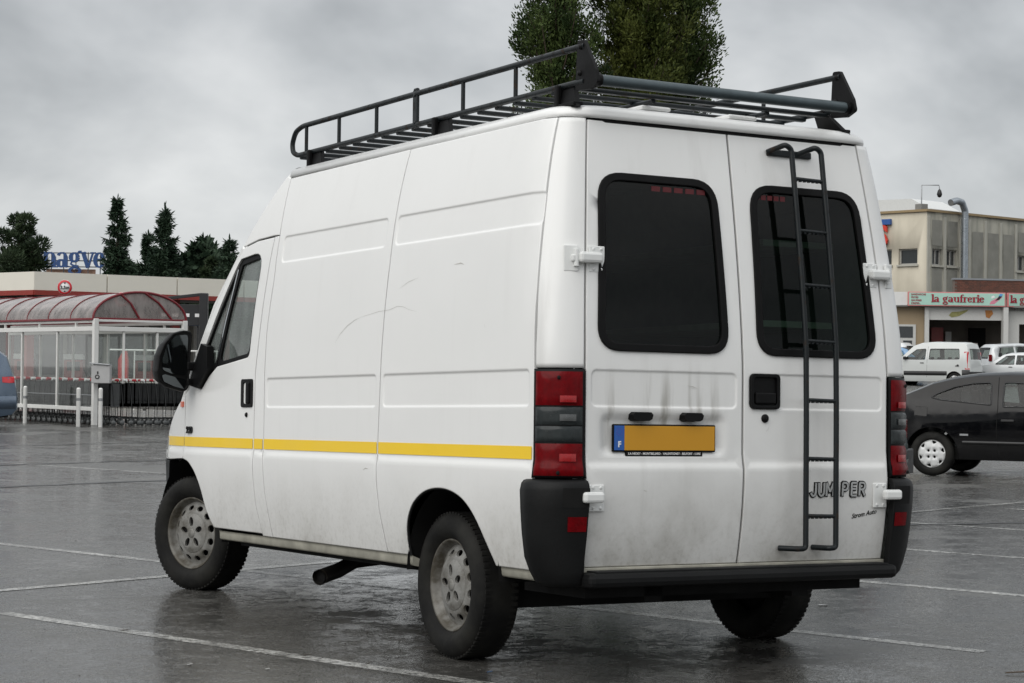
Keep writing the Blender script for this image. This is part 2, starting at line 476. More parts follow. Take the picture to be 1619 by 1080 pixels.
def panel(mb, outline, surf, inward, holes=(), rings=(), grid=0.12, depth=0.014, bev=0.004, step=0.06, extra=(), lines=()):
    outline = densify(ccw(outline), step)
    holes = [densify(ccw(h), step) for h in holes]
    loops = [outline] + holes
    if bev: loops += [inset(outline, bev)] + [inset(h, -bev) for h in holes]
    loops += list(rings)
    pts = []; edges = []
    for L in loops:
        o = len(pts); pts.extend(L)
        edges.extend((o + i, o + (i + 1) % len(L)) for i in range(len(L)))
    xs = [p[0] for p in outline]; ys = [p[1] for p in outline]
    nx = int((max(xs) - min(xs)) / grid); ny = int((max(ys) - min(ys)) / grid)
    for i in range(1, nx + 1):
        for j in range(1, ny + 1):
            q = (min(xs) + (i + 0.13 * (j % 2)) * (max(xs) - min(xs)) / (nx + 1), min(ys) + j * (max(ys) - min(ys)) / (ny + 1))
            if inside(q, outline) and not any(inside(q, h) for h in holes): pts.append(q)
    pts.extend(extra)
    for L in lines:
        ok = [inside(q, loops[len(holes) + 1] if bev else outline) and not any(inside(q, h) for h in loops[len(holes) + 2:2 * len(holes) + 2]) for q in L]
        o = len(pts); pts.extend(L)
        edges.extend((o + i, o + i + 1) for i in range(len(L) - 1) if ok[i] and ok[i + 1])
    vc, _, fc, *_r = geometry.delaunay_2d_cdt([Vector(p) for p in pts], edges, [], 0, 1e-6)
    keep = []
    for f in fc:
        if len(f) == 3:
            A, B, C_ = (vc[i] for i in f)
            lm = max((A - B).length_squared, (B - C_).length_squared, (C_ - A).length_squared)
            if abs((B.x - A.x) * (C_.y - A.y) - (C_.x - A.x) * (B.y - A.y)) < 2e-4 * lm: continue
        c = (sum(vc[i].x for i in f) / len(f), sum(vc[i].y for i in f) / len(f))
        if inside(c, outline) and not any(inside(c, h) for h in holes): keep.append(tuple(f))
    used = sorted({i for f in keep for i in f}); rm_ = {i: k for k, i in enumerate(used)}
    vc = [vc[i] for i in used]; keep = [tuple(rm_[i] for i in f) for f in keep]
    P3 = [Vector(surf(q.x, q.y)) for q in vc]
    IN = (lambda u, v: inward) if isinstance(inward, Vector) else inward
    cnt = {}
    for f in keep:
        for i in range(len(f)):
            a, b = f[i], f[(i + 1) % len(f)]
            cnt.setdefault((min(a, b), max(a, b)), []).append((a, b))
    # orient outwards
    flip = False
    if keep:
        f = keep[len(keep) // 2]
        nrm = (P3[f[1]] - P3[f[0]]).cross(P3[f[2]] - P3[f[0]])
        flip = nrm.dot(IN(vc[f[0]].x, vc[f[0]].y)) > 0
    o = len(mb.v)
    mb.v.extend(P3)
    for f in keep:
        mb.f.append(tuple(o + i for i in (f[::-1] if flip else f))); mb.sm.append(True)
    if depth:
        sk = {}
        for e, l in cnt.items():
            if len(l) == 1:
                a, b = l[0]
                for q in (a, b):
                    if q not in sk:
                        d = IN(vc[q].x, vc[q].y)
                        sk[q] = len(mb.v); mb.v.append(P3[q] + d * depth)
                fq = (o + b, o + a, sk[a], sk[b])
                mb.f.append(fq[::-1] if flip else fq); mb.sm.append(False)
    return mb

def text_mb(txt, size, ext=0.002, off=0.0, align='LEFT', shear=0.0, spacing=1.0):
    cu_ = bpy.data.curves.new('t', 'FONT'); cu_.body = txt; cu_.size = size; cu_.extrude = ext; cu_.offset = off
    cu_.align_x = align; cu_.shear = shear; cu_.space_character = spacing; cu_.resolution_u = 3
    ob = bpy.data.objects.new('t', cu_); COL.objects.link(ob)
    dg = bpy.context.evaluated_depsgraph_get(); me = bpy.data.meshes.new_from_object(ob.evaluated_get(dg))
    mb = MB(); mb.add([q.co for q in me.vertices], [tuple(p.vertices) for p in me.polygons], False)
    bpy.data.objects.remove(ob); bpy.data.curves.remove(cu_); bpy.data.meshes.remove(me)
    return mb
def frame(origin, xa, ya):
    """4x4 placing local x along xa, local y along ya, local z out of the face"""
    xa = Vector(xa).normalized(); ya = Vector(ya).normalized(); za = xa.cross(ya)
    m = Matrix((xa, ya, za)).transposed().to_4x4(); m.translation = Vector(origin); return m

# old-style serif letters for the shop signs, built from strokes of changing width
def ribbon(mb, pts, ws, z, th):
    n = len(pts); L = []; Rr = []
    for i in range(n):
        a = Vector(pts[max(i - 1, 0)]); b = Vector(pts[min(i + 1, n - 1)]); t = (b - a).normalized(); nn = Vector((-t.y, t.x))
        p = Vector(pts[i]); L.append(p + nn * ws[i] / 2); Rr.append(p - nn * ws[i] / 2)
    v = [(q.x, q.y, z) for q in L] + [(q.x, q.y, z) for q in Rr] + [(q.x, q.y, z - th) for q in L] + [(q.x, q.y, z - th) for q in Rr]
    f = []
    for i in range(n - 1):
        f += [(i, n + i, n + i + 1, i + 1), (2 * n + i, 2 * n + i + 1, 3 * n + i + 1, 3 * n + i), (i, i + 1, 2 * n + i + 1, 2 * n + i), (n + i, 3 * n + i, 3 * n + i + 1, n + i + 1)]
    f += [(0, 2 * n, 3 * n, n), (n - 1, 2 * n - 1, 4 * n - 1, 3 * n - 1)]
    mb.add(v, f, False)
def oval(cx, cy, rx, ry, a0=0, a1=360, n=20, thick=0.27, thin=0.10):
    p = []; w_ = []
    for k in range(n + 1):
        a = radians(a0 + (a1 - a0) * k / n)
        p.append((cx + rx * cos(a), cy + ry * sin(a))); w_.append(thin + (thick - thin) * abs(cos(a)) ** 1.5)
    return p, w_
TK, TN = 0.27, 0.10
def stem(x, y0, y1, s0=True, s1=True):
    o = [([(x, y0), (x, y1)], [TK, TK])]
    if s0: o.append(([(x - .26, y0 + .04), (x + .26, y0 + .04)], [.09, .09]))
    if s1: o.append(([(x - .28, y1 - .05), (x, y1 - .05)], [.09, .12]))
    return o
GLYPH = {
 'l': (0.42, stem(.2, 0, 1.5)),
 'i': (0.42, stem(.2, 0, 1.0) + [oval(.2, 1.3, .09, .09, thick=.17, thin=.17)]),
 'a': (0.86, [oval(.30, .27, .2, .22), ([(.58, 0.02), (.58, .72)], [TK, TK]), oval(.34, .70, .24, .24, 0, 165, thick=.2), ([(.58, .05), (.82, .08)], [.12, .06])]),
 'g': (0.86, [oval(.34, .66, .22, .28), ([(.52, .9), (.66, 1.04), (.80, 1.02)], [.08, .12, .16]), ([(.2, .4), (.12, .24), (.3, .12), (.6, .06)], [.08, .12, .14, .2]), oval(.38, -.2, .33, .2, thick=.2)]),
 'n': (0.98, stem(.2, 0, 1.0) + stem(.72, 0, .7, True, False) + [oval(.46, .68, .26, .26, 0, 180, thick=.2)]),
 'v': (0.86, [([(.12, 1.0), (.42, 0.0)], [TK, TK * .8]), ([(.76, 1.0), (.44, 0.0)], [.10, .14]), ([(-.08, .96), (.32, .96)], [.09, .09]), ([(.58, .96), (.94, .96)], [.09, .09])]),
 'e': (0.80, [oval(.37, .5, .26, .45, 12, 330), ([(.22, .55), (.63, .55)], [.09, .09])]),
 'u': (0.98, stem(.2, .3, 1.0, False, True) + stem(.72, 0, 1.0, False, True) + [oval(.46, .32, .26, .26, 180, 360, thick=.2)]),
 'f': (0.56, stem(.22, 0, 1.2, True, False) + [oval(.42, 1.2, .20, .26, 40, 180, thick=.2), ([(.0, .95), (.52, .95)], [.09, .09])]),
 'r': (0.66, stem(.2, 0, 1.0) + [oval(.46, .68, .26, .25, 40, 170, thick=.2)]),
 ' ': (0.5, []),
}
def serif_mb(txt, xh, th, dz):
    mb = MB(); x = 0; k = 0
    for ch in txt:
        adv, st = GLYPH[ch]
        for p, w_ in st:
            k += 1
            ribbon(mb, [((a + x) * xh, b * xh) for a, b in p], [q * xh for q in w_], dz * (1 + k % 4), th)
        x += adv
    return mb, x * xh

# view-aligned ground directions used to lay out the far side of the car park (a = metres to the right, d = metres away)
RGT = Vector((0.86200, -0.50690, 0)); FWD = Vector((0.50690, 0.86200, 0))
def rise(a, d):
    k = sstep(0.0, 0.10, a / max(d, 1.0)) if d > 1 else 0
    return k * (0.0145 * max(0.0, min(d, 260) - 32) * sstep(28, 50, d) + .22 * sstep(88, 96, d)) if d > 28 else 0.0
def vw(a, d, z=0.0):
    q = Vector((CAM.x, CAM.y, 0)) + RGT * a + FWD * d
    return Vector((q.x, q.y, z))
def vdir(a, d): return (RGT * a + FWD * d).normalized()
VROT = atan2(RGT.y, RGT.x)
def gz(a, d): return rise(a, d)

# ------------------------------------------------------------------ ground
def build_ground():
    aa = sorted(set([-900, -500, -300, -200, -140, -100, -80, -60, -45, -35, -25, -18, -12, -8, -5, -3, -1, 1, 3, 5, 8, 11, 14, 17, 20, 24, 28, 32, 36, 42, 50, 60, 75, 100, 140, 200, 300, 500, 900]))
    dd = [-300, -150, -80, -40, -20, -10, -5, 0, 4, 8, 12, 16, 20, 24, 28, 32, 36, 40, 45, 50, 56, 62, 70, 78, 86, 94, 102, 112, 124, 140, 160, 200, 260, 400, 800, 1600]
    mb = MB()
    mb.grid([[vw(a, d, rise(a, d)) for a in aa] for d in dd])
    return struct(mb.build('asphalt_ground', ASPH))
build_ground()
def ground_line(p, q, wdt, name='parking_line', z=0.0015):
    p, q = Vector(p), Vector(q); t = (q - p); L = t.length; t /= L; n = Vector((-t.y, t.x))
    N = max(1, int(L / 0.5)); rows = []
    rr = random.Random(int(L * 1000))
    for i in range(N + 1):
        c = p + t * L * i / N
        j = rr.uniform(-.004, .004)
        rows.append([(c.x + n.x * k, c.y + n.y * k, z) for k in (wdt / 2 + j, -wdt / 2 + j)])
    mb = MB(); mb.grid(rows)
    return struct(mb.build(name, LINEP))
LD = Vector((0.313, -0.950)); LN = Vector((0.950, 0.313))       # along a bay line / across the bays
def lpt(p, q): return LN * p + LD * q                                # p across, q along
# bay lines measured across: -1.0, 1.44, 3.87, 6.2 ...
for p, q0, q1 in ((-5.9, -4.6, 1.2), (-3.45, -4.6, 1.0), (-1.01, -4.05, 4.6), (1.44, -9.2, 0.40), (3.87, -4.6, 0.4), (6.19, -4.6, 0.4), (8.65, -4.6, 0.4), (11.1, -4.6, 0.4), (13.5, -4.6, 0.4)):
    ground_line(lpt(p, q0), lpt(p, q1), 0.10)
ground_line(lpt(-6.5, -4.95), lpt(15, -4.95), 0.10, 'parking_line', 0.003)
for p in (-8.3, -5.9, -3.4, -1.0, 3.9, 6.3, 8.7, 11.2):
    ground_line(lpt(p, -14.2), lpt(p, -19.2), 0.10)
for p in (-14, -11.5, -9, -6.5, -4, -1.5, 6, 8.5):
    ground_line(lpt(p, -25.5), lpt(p, -30.5), 0.09)
# tar-filled cracks in the asphalt
for (x0, y0, x1, y1, wd) in ((-6.5, 12.2, 4.0, 15.4, .16), (-4, 17.5, 9, 21.0, .12), (-.5, 23.5, 9, 27, .12), (3.3, 7.2, 9.4, 6.0, .10), (4.4, 11.2, 9.5, 9.6, .12)):
    rr = random.Random(int(x0 * 10)); rows = []
    for i in range(41):
        s = i / 40; cx, cy = x0 + (x1 - x0) * s, y0 + (y1 - y0) * s
        j = rr.uniform(-.06, .06); wv = wd * rr.uniform(.5, 1.2)
        rows.append([(cx, cy + j + wv / 2,   .0045), (cx, cy + j - wv / 2, .0045)])
    struct(MB().grid(rows).build('tar_seam', plain('tar', (0.02, 0.02, 0.02), 0.4, var=0.3)))

# ------------------------------------------------------------------ the van
def side_x0(y, z):
    w_ = .995
    if z > 1.3: w_ -= .075 * (z - 1.3) ** 3
    w_ += .009 * (1 - sstep(.948, .982, z))
    if z < .93: w_ -= .040 * ((.93 - z) / .45) ** 2
    if y > 3.6: w_ -= .30 * ((y - 3.6) / 1.5) ** 2.5
    return w_
def door_e(z):  return .826 - (.082 * ((z - 1.37) / 1.09) ** 1.5 if z > 1.37 else 0)
def door_y(z):
    y = .1354 * ((z - 1.37) / 1.09) ** 1.4 if z > 1.37 else 0.0
    y -= .012 * (1 - sstep(.948, .985, z))
    if z < .94: y += .05 * ((.94 - z) / .41) ** 1.8
    return y
def corner_y(z): return .127 + .150 * sstep(1.38, 2.15, z)          # where the rounded rear corner meets the flat flank
def seam_y(z): return .120 + .074 * max(0, z - 1.55)
def side_x(y, z):
    w_ = side_x0(y, z); yc = corner_y(z)
    if y < yc:
        dx, dy = door_e(z), door_y(z)
        t = min(1.0, (yc - y) / max(1e-3, yc - dy))
        w_ = dx + (w_ - dx) * sqrt(max(0, 1 - t * t))
    return w_
def corner_pt(s, z, out=0.0):
    dx, dy, yc = door_e(z), door_y(z), corner_y(z)
    sx = side_x0(.1, z)
    am = math.acos(max(-1, min(1, 1 - (seam_y(z) - dy) / (yc - dy))))
    a = s * am
    n = Vector((-sin(a) * (yc - dy), -cos(a) * (sx - dx), 0)).normalized()
    p = Vector((-(dx + (sx - dx) * sin(a)), dy + (yc - dy) * (1 - cos(a)), z))
    return p + n * out

nG = Vector((-.0135, -.0237, 1)).normalized()
yG = (Vector((0, 1, 0)) - nG * nG.y).normalized(); xG = yG.cross(nG)
Q = Matrix((xG, yG, nG))
P0 = Vector((0, 0, .0536))
van = thing('delivery_van', 'white high-roof delivery van with yellow side stripe, roof rack and rear ladder', 'van')
van.matrix_world = Matrix.Translation(-(Q @ P0)) @ Q.to_4x4()
INX = Vector((1, 0, 0)); INY = Vector((0, 1, 0))

def both(mb, name, mat, label=None, parent=None):
    a = mb.build(name, mat, parent or van, label)
    b = mb.mirror().build(name, mat, parent or van, label)
    return a, b
def side_panel(outline, holes=(), rects=(), grid=.13):
    ef = emb_fn(rects); mb = MB()
    lines = []
    panel(mb, outline, lambda y, z: (-side_x(y, z) + ef(y, z), y, z), INX, holes, emb_rings(rects), grid, .016, .005, .07,
          lines=[[(y0 / 20, z) for y0 in range(0, 102)] for z in (.935, .948, .957, .966, .975, .984, .997)])
    return mb

ARCH_R = [(1.262, .455), (1.284, .54), (1.286, .63), (1.262, .70), (1.205, .765), (1.12, .812), (1.03, .836), (.93, .843), (.83, .833), (.74, .806), (.67, .765), (.61, .71), (.555, .64), (.505, .57), (.465, .51), (.438, .455)]
def smooth_open(p, n=4):
    out = []
    for i in range(len(p) - 1):
        a, b, c, d = p[max(i - 1, 0)], p[i], p[i + 1], p[min(i + 2, len(p) - 1)]
        for k in range(n):
            t = k / n
            out.append(tuple(.5 * (2 * b[j] + (c[j] - a[j]) * t + (2 * a[j] - 5 * b[j] + 4 * c[j] - d[j]) * t * t + (3 * b[j] - a[j] - 3 * c[j] + d[j]) * t ** 3) for j in (0, 1)))
    return out + [p[-1]]
ARCH_R = smooth_open(ARCH_R)
# middle panel
mid = [(2.852, .520), (1.508, .520), (1.56, .72), (1.580, .86), (1.584, 1.05), (1.56, 1.45), (1.512, 1.90), (1.503, 2.20), (1.500, 2.456), (2.888, 2.452), (2.866, 2.135), (2.93, 1.90), (2.985, 1.62), (3.002, 1.40), (3.0, 1.0), (2.972, .76)]
mid = [(y - (.06 if 0.53 < z < 2.1 and y > 2.6 else 0), z) for y, z in mid]
mb = side_panel(mid, rects=[(2.19, 2.056, .615, .074, .03, .0055, .010), (2.262, 1.29, .655, .081, .025, .0055, .010)])
both(mb, 'side_panel', VAN)
# rear panel with the wheel arch
rear = [(1.501, .520)] + [(1.30, .520)] + [p for p in ARCH_R if p[1] > .52] + [(.472, .520)] + [(seam_y(z_) + .005, z_) for z_ in (.520, 1.2, 1.7, 1.9, 2.1, 2.25, 2.35, 2.452)] + [(1.494, 2.456), (1.497, 2.20), (1.506, 1.90), (1.554, 1.45), (1.578, 1.05), (1.574, .86), (1.554, .72)]
mb = side_panel(rear, rects=[(.815, 2.056, .665, .074, .03, .0055, .010), (.852, 1.29, .685, .081, .025, .0055, .010)])
both(mb, 'side_panel', VAN)
# pillar between door and load bay
pil = [(2.858, .520), (2.917, .76), (2.945, 1.0), (2.947, 1.40), (2.93, 1.62), (2.876, 1.90), (2.872, 2.135), (2.93, 2.135), (2.965, 1.90), (3.02, 1.62), (3.066, 1.40), (3.074, 1.1), (3.066, .86), (3.04, .68), (2.985, .520)]
both(side_panel(pil, grid=.2), 'door_pillar', VAN)
# roof-side quarter above the door
qtr = [(2.893, 2.452), (2.872, 2.14), (2.935, 2.143), (3.15, 2.136), (3.352, 2.108), (3.30, 2.165), (3.15, 2.305), (3.0, 2.43), (2.95, 2.468)]
both(side_panel(qtr, grid=.1), 'roof_quarter_panel', VAN)
# front door
WIN_D = rounded([(4.005, 1.338), (3.845, 1.318), (3.72, 1.395), (3.61, 1.444), (3.156, 1.488), (3.045, 2.068), (3.361, 2.040), (3.40, 2.008)], [.02, .03, .1, .05, .05, .05, .03, .03])
dr = [(2.992, .533), (3.045, .68), (3.072, .86), (3.080, 1.1), (3.072, 1.40), (3.026, 1.62), (2.971, 1.90), (2.937, 2.132), (3.15, 2.126), (3.345, 2.098), (3.42, 2.03), (3.78, 1.68), (4.06, 1.325), (4.145, 1.29), (4.15, 1.0)] + smooth_open([(4.15, .915), (4.06, .902), (4.0, .88), (3.93, .842), (3.87, .79), (3.82, .728), (3.778, .65), (3.73, .588), (3.672, .533)])
mb = side_panel(dr, holes=[WIN_D], grid=.1)
doors = both(mb, 'front_door', VAN)
def fn_side(off): return lambda y, z: (-side_x(y, z) + off, y, z)
def door_bits(par, mir):
    def b(mb, n, m, l=None): return (mb.mirror() if mir else mb).build(n, m, par, l)
    # black surround with openings for the main and quarter glass
    main = rounded([(3.60, 1.470), (3.185, 1.512), (3.078, 2.035), (3.352, 2.005)], [.02, .05, .05, .03])
    qtrg = [(3.93, 1.40), (3.70, 1.445), (3.655, 1.475), (3.425, 1.955)]
    m_ = MB(); panel(m_, inset(ccw(WIN_D), .002), fn_side(.010), INX, [main, qtrg], (), .3, .02, .004)
    b(m_, 'window_surround', BLACKPL)
    m_ = MB(); panel(m_, main, fn_side(.022), INX, (), (), .2, 0, 0); b(m_, 'side_window', CABGL)
    m_ = MB(); panel(m_, qtrg, fn_side(.022), INX, (), (), .2, 0, 0); b(m_, 'quarter_window', CABGL)
    m_ = MB(); m_.grid([[Vector(fn_side(.006)(y - k, z)) for k in (0, .014)] for y, z in ((3.652, 1.452), (3.53, 1.70), (3.405, 1.985))]); b(m_, 'chrome_strip', CHROME)
    m_ = MB(); hp = rounded([(3.252, 1.214), (3.095, 1.214), (3.095, 1.368), (3.252, 1.368)], .018)
    panel(m_, hp, fn_side(-.006), INX, [rectpts(3.172, 1.291, .05, .058, .015)], (), .3, .02, .004)
    m_.bbox((-.985, 3.172, 1.291), (.004, .11, .13), .002); m_.bbox((-1.0, 3.15, 1.291), (.022, .042, .118), .008)
    b(m_, 'door_handle', BLACKPL)
    m_ = MB(); m_.lathe([(.001, -1.003), (.010, -1.003), (.014, -.998), (.014, -.98)], 14, c=(0, 3.178, 1.172)); b(m_, 'door_lock', BLACKPL)
    # mirror
    H = [(-1.02, 1.656), (-1.069, 1.66), (-1.136, 1.641), (-1.189, 1.581), (-1.218, 1.512), (-1.229, 1.42), (-1.216, 1.363), (-1.167, 1.33), (-1.063, 1.303), (-1.036, 1.321), (-1.032, 1.407), (-1.025, 1.563)]
    H = rounded(H, .03, 4); cx, cz = -1.12, 1.48
    m_ = MB(); rows = []
    for k, y in ((.97, 3.93), (1.0, 3.945), (1.0, 3.99), (.9, 4.05), (.66, 4.09), (.3, 4.105)):
        rows.append([(cx + (x - cx) * k, y, cz + (z - cz) * k) for x, z in H])
    inn = [(cx + (x - cx) * .90, 3.938, cz + (z - cz) * .91) for x, z in H]
    rows = [inn] + rows
    m_.grid(rows, closed=True); m_.add(inn, [tuple(range(len(inn)))], False)
    n = len(H); m_.add(rows[-1], [tuple(range(n))], False)
    for z0, z1 in ((1.475, 1.430), (1.378, 1.345)):
        m_.bbox((-.99, 3.96, (z0 + z1) / 2), (.12, .06, z0 - z1 + .008), .01)
    m_.prism([(4.0, 1.345), (3.85, 1.325), (3.69, 1.43), (3.70, 1.56), (3.80, 1.58)], lambda y, z: (-side_x(y, z) - .03, y, z), lambda y, z: (-side_x(y, z) + .012, y, z))
    mir_o = b(m_, 'door_mirror', BLACKPL)
    g1 = rounded([(-1.044, 1.636), (-1.124, 1.627), (-1.177, 1.568), (-1.203, 1.489), (-1.199, 1.427), (-1.144, 1.407), (-1.052, 1.397)], .02, 3)
    g2 = rounded([(-1.205, 1.396), (-1.190, 1.360), (-1.13, 1.335), (-1.063, 1.319), (-1.050, 1.376), (-1.119, 1.387), (-1.185, 1.402)], .012, 3)
    for g, nm in ((g1, 'mirror_glass'), (g2, 'wide_angle_glass')):
        m_ = MB(); m_.prism(g, lambda x, z: (x, 3.932 + (x + 1.12) * .06, z), lambda x, z: (x, 3.94, z)); b(m_, nm, MIRG)
door_bits(doors[0], False); door_bits(doors[1], True)
# engine size badge on the left door
m_ = text_mb('2.5D', .052, .003, .0025, spacing=.92)
m_.xf(frame((-.992, 4.085, 1.066), (0, -1, 0), (0, 0, 1))); m_.xf(Matrix.Translation((.004, 0, 0)))
m_.build('door_badge', BLACKPL, doors[0])
# yellow stripe on both flanks (laid on the paint), cut at each panel seam
def stripe(y0, y1):
    m = MB(); N = max(2, int((y1 - y0) / .06)); rows = []
    for i in range(N + 1):
        y = y0 + (y1 - y0) * i / N
        rows.append([(-side_x(y, z) - .003, y, z) for z in (.988, 1.005, 1.025, 1.043)])
    return m.grid(rows)
for y0, y1 in ((.14, 1.569), (1.587, 2.934), (3.084, 4.146), (2.952, 3.068), (4.156, 4.72)):
    both(stripe(y0, y1), 'yellow_stripe', STRIPE)
# front wing, bumper, bonnet, windscreen
wing = [(4.156, 1.0), (4.156, 1.285), (4.30, 1.235), (4.55, 1.13), (4.80, 1.02), (4.95, .93), (4.95, .905), (4.52, .905), (4.30, .912), (4.156, .916)]
wings = both(side_panel(wing, grid=.12), 'front_wing', VAN)
bmp = [(4.52, .898), (4.985, .898), (4.985, .40), (4.70, .38), (4.66, .55), (4.60, .70)]
m_ = MB(); panel(m_, bmp, lambda y, z: (-side_x(y, z) - .004, y, z), INX, (), (), .15, .06, .01)
both(m_, 'bumper_end', GREYPL)
m_ = MB(); rows = []
for y, zt in ((4.24, 1.245), (4.35, 1.21), (4.55, 1.125), (4.80, 1.015), (4.93, .945), (4.97, .90), (4.98, .70), (4.96, .38)):
    hw = side_x(y, min(zt, 1.2)) - .004
    rows.append([(hw * t, y + .10 * (1 - abs(t) ** 3) * (1 if y > 4.5 else .4), zt + (.05 * (1 - abs(t) ** 4) if zt > .9 else 0)) for t in [i / 10 for i in range(-10, 11)]])
m_.grid(rows); m_.build('bonnet', VAN, van)
m_ = MB(); rows = []
for y, z in ((3.40, 2.062), (3.70, 1.76), (4.0, 1.45), (4.25, 1.235)):
    hw = side_x(y, z) - .035
    rows.append([(hw * t, y + .13 * (1 - abs(t) ** 2.5), z) for t in [i / 10 for i in range(-10, 11)]])
m_.grid(rows); m_.build('windscreen', CABGL, van)
m_ = MB()
for s in (-1, 1):
    m_ = MB(); m_.tube([(s * (side_x(y, z) - .03), y + .012, z + .012) for y, z in ((3.36, 2.09), (3.70, 1.775), (4.0, 1.455), (4.25, 1.235))], .026, 8); m_.build('windscreen_pillar', VAN, van)
m_ = MB()
for x0, y0 in ((-.55, 4.30), (.25, 4.33)):
    m_ = MB(); m_.tube([(x0, y0 + .02, 1.27), (x0 + .22, y0 - .10, 1.42), (x0 + .5, y0 - .05, 1.40)], .009, 6); m_.build('wiper', BLACKPL, van)
for s in (-1, 1):
    m_ = MB(); pts = [(4.62, 1.06), (4.90, .96), (4.93, .915), (4.60, .915)]
    m_.prism(pts, lambda y, z: (s * (side_x(y, z) + .006), y, z), lambda y, z: (s * (side_x(y, z) - .03), y, z)); m_.build('headlight', plain('lamp_clear', (.6, .62, .62), .1, coat=.8), van)
    m_ = MB(); m_.prism([(4.235, 1.25), (4.185, 1.25), (4.185, 1.218), (4.235, 1.218)], lambda y, z: (s * (side_x(y, z) + .008), y, z), lambda y, z: (s * (side_x(y, z) - .01), y, z)); m_.build('side_indicator', AMBER, van)
m_ = MB(); m_.box((0, 5.045, .80), (1.15, .03, .12)); m_.build('front_grille', BLACKPL, van)

# roof: stacked rounded rings
def roof_ring(ins, z):
    xf_, xr, y0, y1 = .880 - ins, .868 - ins, .118 + ins * .7, 2.900
    L = rounded([(-xr, y0), (xr, y0), (xf_, y1), (-xf_, y1)], [.20, .20, 0, 0], 8)
    return [(x, y, z) for x, y in densify(L, 3)]
m_ = MB(); lv = [(0.012, 2.456), (0.0, 2.461), (-.001, 2.472), (.004, 2.487), (.018, 2.502), (.045, 2.513), (.10, 2.522), (.25, 2.534), (.5, 2.543), (.8, 2.547)]
rings = [roof_ring(*q) for q in lv]
m_.grid(rings, closed=True); m_.add(rings[-1], [tuple(range(len(rings[-1])))], False)
m_.build('roof', VAN, van)
# raised ribs across the roof, visible along its rear edge
for x0 in (-.30, .18):
    MB().bbox((x0, 1.4, 2.548), (.16, 2.3, .02), .009).build('roof_rib', VAN, van)
m_ = MB(); rows = []
for y, zt in ((2.902, 2.520), (2.95, 2.498), (3.0, 2.462), (3.10, 2.372), (3.20, 2.275), (3.30, 2.178), (3.37, 2.105), (3.42, 2.055)):
    zb = min(2.44, zt - .07); half = []
    for k in range(5): z = zb + (zt - .05 - zb) * k / 4; half.append((-(side_x(y, z) - .004) , z))
    xe = half[-1][0]
    for k in range(1, 6): a = k / 5 * pi / 2; half.append((xe + .06 * (1 - cos(a)) , zt - .05 + .05 * sin(a)))
    half.append((xe * .5, zt + .02)); half.append((0, zt + .03))
    sec = half + [(-x, z) for x, z in half[-2::-1]]
    rows.append([(x, y + .10 * (1 - (x / .99) ** 2) * sstep(2.9, 3.4, y), z) for x, z in sec])
m_.grid(rows); m_.build('roof_front_cap', VAN, van)
# dark rain gutter under the roof edge
m_ = MB()
L = [(x, y) for x, y, z in roof_ring(.020, 0)]
m_.grid([[(x, y, 2.440) for x, y in L], [(x, y, 2.4615) for x, y in L]], closed=True, smooth=False)
m_.build('roof_gutter', DARK, van)
# rear corner pillars
def corner_panel(z0, z1, out=0.0, s0=0.0, s1=1.0, depth=.012, grid=.1):
    m = MB()
    panel(m, [(s0, z0), (s1, z0), (s1, z1), (s0, z1)], lambda s, z: corner_pt(s, z, out), lambda s, z: Vector((sin(s * pi / 2), cos(s * pi / 2), 0)), (), (), grid, depth, .02 if s1 - s0 > .5 else .01, .09)
    return m
both(corner_panel(1.374, 2.452, s0=.012, s1=.985), 'rear_pillar', VAN)
# tail lights wrapped round the corner
m_ = corner_panel(.912, 1.369, .008, .0, .99, .03)
lamps = both(m_, 'tail_light', BLACKPL)
for z0, z1, mt, nm in ((1.216, 1.358, REDL, 'red_lens'), (1.134, 1.209, GREYL, 'reverse_lens'), (1.064, 1.129, GREYL, 'fog_lens'), (.922, 1.056, REDL, 'red_lens')):
    m_ = MB(); k = [0]
    zc, hz_ = (z0 + z1) / 2, (z1 - z0) / 2
    rows = []
    for i in range(9):
        z = z0 + (z1 - z0) * i / 8
        ez = 1 - abs((z - zc) / hz_) ** 6
        rows.append([corner_pt(.05 + .88 * j / 42, z, .009 + .0012 * (j % 2) + .007 * ez * (1 - abs(j / 21 - 1) ** 6)) for j in range(43)])
    m_.grid(rows)
    a = m_.build(nm, mt, lamps[0]); m_.mirror().build(nm, mt, lamps[1])
bulb = plain('bright_red_reflector', (.30, .004, .006), .25, coat=.3, var=.3, scale=60)
bulg = plain('lamp_bowl', (.10, .105, .105), .25, .3, coat=.2, var=.3)
for zc, hh, mt in ((1.243, .014, bulb), (1.165, .014, bulg), (.998, .016, bulb)):
    m_ = MB(); rows = []
    for i in range(5):
        z = zc + hh * (i / 2 - 1)
        rows.append([corner_pt(.18 + .26 * j / 6, z, .0235 + .002 * (1 - (i / 2 - 1) ** 2) * (1 - (j / 3 - 1) ** 2)) for j in range(7)])
    m_.grid(rows); m_.build('bulb_reflector', mt, lamps[0]); m_.mirror().build('bulb_reflector', mt, lamps[1])
for zc in (1.332, .934):
    m_ = MB(); m_.lathe([(.001, 0), (.006, 0), (.009, .004)], 10, 'y'); p = corner_pt(.45, zc, .0235); m_.v = [q + p for q in m_.v]
    m_.build('lens_screw', DARK, lamps[0]); m_.mirror().build('lens_screw', DARK, lamps[1])

